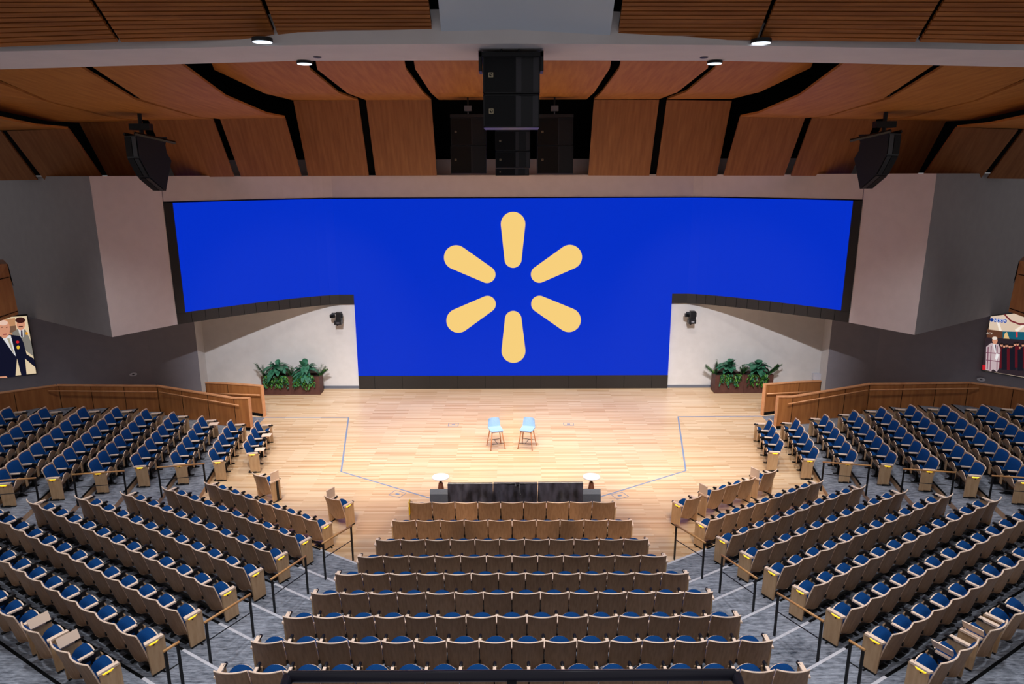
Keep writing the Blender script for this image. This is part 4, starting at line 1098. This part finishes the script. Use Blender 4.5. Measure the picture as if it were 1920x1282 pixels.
# round tables
for (x, lab) in ((826, 'left'), (1109, 'right')):
    c = at_z(x, 893.5 if x < 900 else 893, .60); root = empty('pedestal_table', (c.x, c.y, 0), 0, 'small round white table with brown pedestal, %s one' % lab, 'table', 'round white side tables')
    mb = MB(); mb.tube([(0, 0, .58), (0, 0, .60)], .245, 'tabletop', 36); mb.build('tabletop', root)
    mb = MB(); mb.tube([(0, 0, .42), (0, 0, .58)], .035, 'brass', 14); mb.build('collar', root, True)
    mb = MB(); mb.tube([(0, 0, .0), (0, 0, .42)], [.12, .058], 'mahogany', 18); mb.build('pedestal', root, True)
# wedge monitors
for (x0, x1, lab) in ((806.5, 840, 'left'), (1091.5, 1125, 'right')):
    a = at_z(x0, 934, .08); YW2 = 17.30; a = at_Y(x0, 916.5, YW2); b = at_Y(x1+1, 916.5, YW2); cx_ = (a.x+b.x)/2; hw = (b.x-a.x)/2; ztop = a.z
    root = empty('wedge_monitor', (cx_, YW2, 0), 0, 'dark grey stage wedge monitor at the %s end of the draped screens' % lab, 'speaker', 'wedge monitors')
    mb = MB(); prof_ = [(-.06, 0), (.40, 0), (.30, ztop*.55), (.02, ztop), (-.06, ztop*.82)]
    prof_ = [(.0, ztop), (-.10, ztop*.80), (-.14, .05), (-.12, 0), (.42, 0), (.36, ztop*.35)]
    mb.prism([(-hw, y, z) for y, z in prof_], (2*hw, 0, 0), 'wedge'); mb.build('cabinet', root)
    mb = MB(); mb.box((-.08, -.156, .02), (.08, -.135, ztop*.30), 'blackmatte'); mb.box((-.03, -.160, .04), (-.005, -.155, .10), 'ledblue'); mb.box((.03, -.160, .04), (.055, -.155, .10), 'ledblue'); mb.build('socket_plate', root)
# three draped monitors between them
xs = [(839.5, 924), (925, 1008), (1009, 1093)]
for k, (x0, x1) in enumerate(xs):
    Yd = 17.0; a = at_Y(x0, 905.5-k*.6, Yd); b = at_Y(x1, 905-k*.6, Yd); cx_ = (a.x+b.x)/2; hw = (b.x-a.x)/2-.004; zt_ = a.z
    root = empty('draped_monitor', (cx_, Yd, 0), 0, 'floor monitor draped in black cloth, %s of three behind the front row' % ['left', 'middle', 'right'][k], 'monitor', 'black-draped floor monitors')
    mb = MB(); mb.prism([(-hw, 0, zt_-.03), (-hw, .04, zt_), (-hw, .50, .14), (-hw, .44, .10)], (2*hw, 0, 0), 'black'); mb.build('screen_body', root)
    mb = MB(); mb.tube([(-hw, .0, zt_-.012), (hw, .0, zt_-.012)], .016, 'steel', 6); mb.build('top_edge', root)
    mb = MB(); mb.box((-hw+.08, .10, 0), (-hw+.14, .36, zt_*.55), 'black'); mb.box((hw-.14, .10, 0), (hw-.08, .36, zt_*.55), 'black'); mb.build('stand', root)
    ph = [0, 1.7, 3.1][k]
    def drape(u, v):
        x = (u-.5)*2; sag = .07*v
        y = -.03-.10*v+.07*v**.7*math.sin(u*11+ph+2.5*v)*(.4+.6*math.sin(u*3+ph)**2)+.035*v*math.sin(u*27+ph*2-5*v)
        z = (zt_-.01-.03*math.sin(PI*u)**2*(0 if k != 1 else 1))*(1-v)+.01*v
        xx = x*hw*(1.015-.02*v+(.03*math.sin(u*9+ph)*v))
        return (xx, y, max(z, .008))
    mb = MB(); mb.grid(drape, 48, 18, 'cloth'); mb.build('black_drape', root, True)
    if k == 1:
        mb = MB(); mb.tube([(.05, -.06, zt_-.02), (.05, -.06, zt_+.02)], .05, 'darkgrey', 10); mb.box((-.02, -.09, zt_-.06), (.02, -.03, zt_+.02), 'steel'); mb.box((.09, -.09, zt_-.10), (.12, -.06, zt_-.01), 'steel'); mb.tube([(.11, -.08, zt_-.06), (.12, -.10, zt_-.22), (.13, -.11, zt_-.30)], .012, 'steel', 6); mb.build('clamp', root)

# planters with plants
def leaf(mb, base, direction, L_, wd, droop, m, fold=.25):
    d = Vector(direction).normalized(); side = d.cross(Vector((0, 0, 1))); 
    if side.length < .1: side = Vector((1, 0, 0))
    side.normalize(); up = side.cross(d).normalized(); n = 7; L1 = []; C1 = []; R1 = []
    for i in range(n+1):
        t = i/n; p = Vector(base)+d*(L_*t)+Vector((0, 0, -droop*t*t*L_)); wv = wd*math.sin(PI*min(1, t*.93+.07))**.8*(1-.15*t)
        L1.append(p+side*wv+up*wv*fold); C1.append(p); R1.append(p-side*wv+up*wv*fold)
    vs = L1+C1+R1; k = n+1
    mb.add(vs, [(i, k+i, k+i+1, i+1) for i in range(n)]+[(k+i, 2*k+i, 2*k+i+1, k+i+1) for i in range(n)], m)
def planter(X0, X1, Y0, Y1, hz, side):
    seed = 11 if side == 'left' else 23; rnd = random.Random(seed)
    for half in (0, 1):
        xa = X0 if half == 0 else (X0+X1)/2; xb = (X0+X1)/2 if half == 0 else X1
        root = empty('planter_box', ((xa+xb)/2, (Y0+Y1)/2, 0), 0, 'dark brown metal planter box, %s of the pair on stage %s' % (['left', 'right'][half], side), 'planter', 'brown planter boxes'); hw = (xb-xa)/2-.004; hd = (Y1-Y0)/2
        mb = MB(); t = .03
        for lo_, hi_ in (((-hw, -hd, 0), (hw, -hd+t, hz)), ((-hw, hd-t, 0), (hw, hd, hz)), ((-hw, -hd+t, 0), (-hw+t, hd-t, hz)), ((hw-t, -hd+t, 0), (hw, hd-t, hz)), ((-hw+t, -hd+t, 0), (hw-t, hd-t, .05))): mb.box(lo_, hi_, 'planter')
        mb.build('box', root); mb = MB(); mb.box((-hw+t, -hd+t, .05), (hw-t, hd-t, hz-.06), 'soil'); mb.build('soil', root)
        cx_, cy_ = (xa+xb)/2, (Y0+Y1)/2
        # broad-leaved plant
        r2 = empty('broad_leaf_plant', (cx_, cy_-.02, hz-.06), 0, 'broad dark green leafy plant in the %s box of stage %s planter' % (['left', 'right'][half], side), 'plant', 'broad-leaved plants')
        mb = MB()
        for i in range(32):
            a = 2*PI*i/32*2.4+rnd.uniform(-.3, .3); el = rnd.uniform(-.1, 1.35); ln = rnd.uniform(.40, .62)
            st = Vector((.10*math.cos(a), .10*math.sin(a), rnd.uniform(.20, .46)))
            dr = (math.cos(a)*math.cos(el), math.sin(a)*math.cos(el)-.15, math.sin(el))
            leaf(mb, st, dr, ln, ln*.27, rnd.uniform(.3, .9), 'leaf', .2)
        mb.build('leaves', r2, True)
        mb = MB()
        for i in range(7): a = i*.9; mb.tube([(0.02*math.cos(a), .02*math.sin(a), 0), (.08*math.cos(a), .08*math.sin(a), .34)], .012, 'leaf3', 5)
        mb.build('stems', r2)
        # trailing plant
        mb = MB(); o = Vector((cx_, Y0, hz))
        for i in range(22):
            x = rnd.uniform(-hw*.85, hw*.75) if (half == 0) else rnd.uniform(-hw*.75, hw*.6)
            dn = rnd.uniform(.22, .62)*(1-.25*abs(x)/hw); y = -rnd.uniform(.02, .10); px_ = x
            for j in range(int(dn/.035)):
                z = .06-j*.038; px_ += rnd.uniform(-.02, .02)
                leaf(mb, (px_, y-rnd.uniform(0, .04), z), (rnd.uniform(-1.6, 1.6), -rnd.uniform(.3, 1), -rnd.uniform(-.1, 1.1)), rnd.uniform(.08, .14), .036, .3, rnd.choice(['leaf2', 'leaf', 'leaf2', 'leaf3']))
        tag(mb.build('trailing_plant', loc=o), 'trailing small-leaved vine over the front of the %s box, stage %s' % (['left', 'right'][half], side), 'plant', 'trailing vines', 'stuff' if False else None)
    # spiky zz plants at the ends and between
    for k, (x, tilt) in enumerate(((X0+.10, -.5), ((X0+X1)/2, 0), (X1-.12, .5))):
        mb = MB()
        for s in range(7 if k != 1 else 9):
            a = tilt+rnd.uniform(-.55, .55); b = rnd.uniform(-.5, .2); ln = rnd.uniform(.35, .66) if k != 1 else rnd.uniform(.25, .45)
            d = Vector((math.sin(a), b*.5, math.cos(a))).normalized(); prev = Vector((rnd.uniform(-.05, .05), rnd.uniform(-.08, .08), 0))
            mb.tube([prev, prev+d*ln], .008, 'leaf3', 5)
            for j in range(2, 13):
                p_ = prev+d*(ln*j/12)
                for sg in (-1, 1):
                    sv = Vector((math.cos(a)*sg, .2*sg, -math.sin(a)*sg)); leaf(mb, p_, sv*.8+d*.6, .085, .020, .1, 'leaf3' if rnd.random() < .75 else 'leaf2')
        tag(mb.build('spiky_plant', loc=(x, (Y0+Y1)/2, hz-.06)), 'spiky upright green plant %s of the planter on stage %s' % (['at the left end', 'in the middle', 'at the right end'][k], side), 'plant', 'spiky plants')
zp = at_Y(550, 706, 27.33).z
planter(-10.45, -8.03, 27.33, 27.88, zp, 'left'); planter(8.38, 10.80, 27.38, 27.93, zp, 'right')

# wall cameras beside the screen
for (x, y, s, lab) in ((633, 596, 1, 'left'), (1296, 594, -1, 'right')):
    c = at_Y(x, y, 27.85); root = empty('wall_camera', c, 0, 'black camera device on the white wall just %s of the screen' % lab, 'camera', 'wall cameras')
    mb = MB(); mb.box((-.05, -.12, -.10), (.16, .14, .24), 'black'); mb.box((-.12, -.16, -.26), (.17, .14, -.09), 'cabinet'); mb.build('body', root)
    mb = MB(); mb.box((-.28, -.16, .03), (-.10, .0, .16), 'black'); mb.tube([(-.19, -.16, .095), (-.19, -.24, .095)], .055, 'blackmatte', 12); mb.box((-.22, -.1, .16), (-.08, .0, .22), 'darkgrey'); mb.build('lens_unit', root)
    mb = MB(); mb.box((-.02, .14, -.1), (.12, .345, .12), 'darkgrey'); mb.box((.17, -.02, 0), (.21, .06, .18), 'black'); mb.build('bracket', root)
    mb = MB(); mb.box((-.02, -.162, -.19), (.10, -.158, -.17), 'plastic'); mb.tube([(-.04, -.02, -.26), (0, -.02, -.31)], .04, 'black', 8); mb.build('nameplate', root)
# white service box on the right wall foot and badge hanging on a chair arm
p = at_Y(1531, 706, 28.1); mb = MB(); mb.box((-.16, -.08, -.12), (.16, .09, .14), 'plastic'); tag(mb.build('junction_box', loc=p), 'small white box low on the wall at the right jamb', 'box')
p = at_z(1730, 1259, 7*RISE+.52); mb = MB(); mb.tube([(0, 0, 0), (0, -.015, 0)], .045, 'ledblue', 12); mb.prism([(-.02, -.01, -.07), (.03, -.01, -.09), (.01, -.01, -.16), (-.02, -.01, -.13)], (0, -.006, 0), 'yellow'); mb.tube([(0, 0, .04), (0, 0, .12)], .005, 'black', 5)
tag(mb.build('hanging_badge', loc=p), 'blue and gold badge hanging from the arm of the last right chair', 'badge')
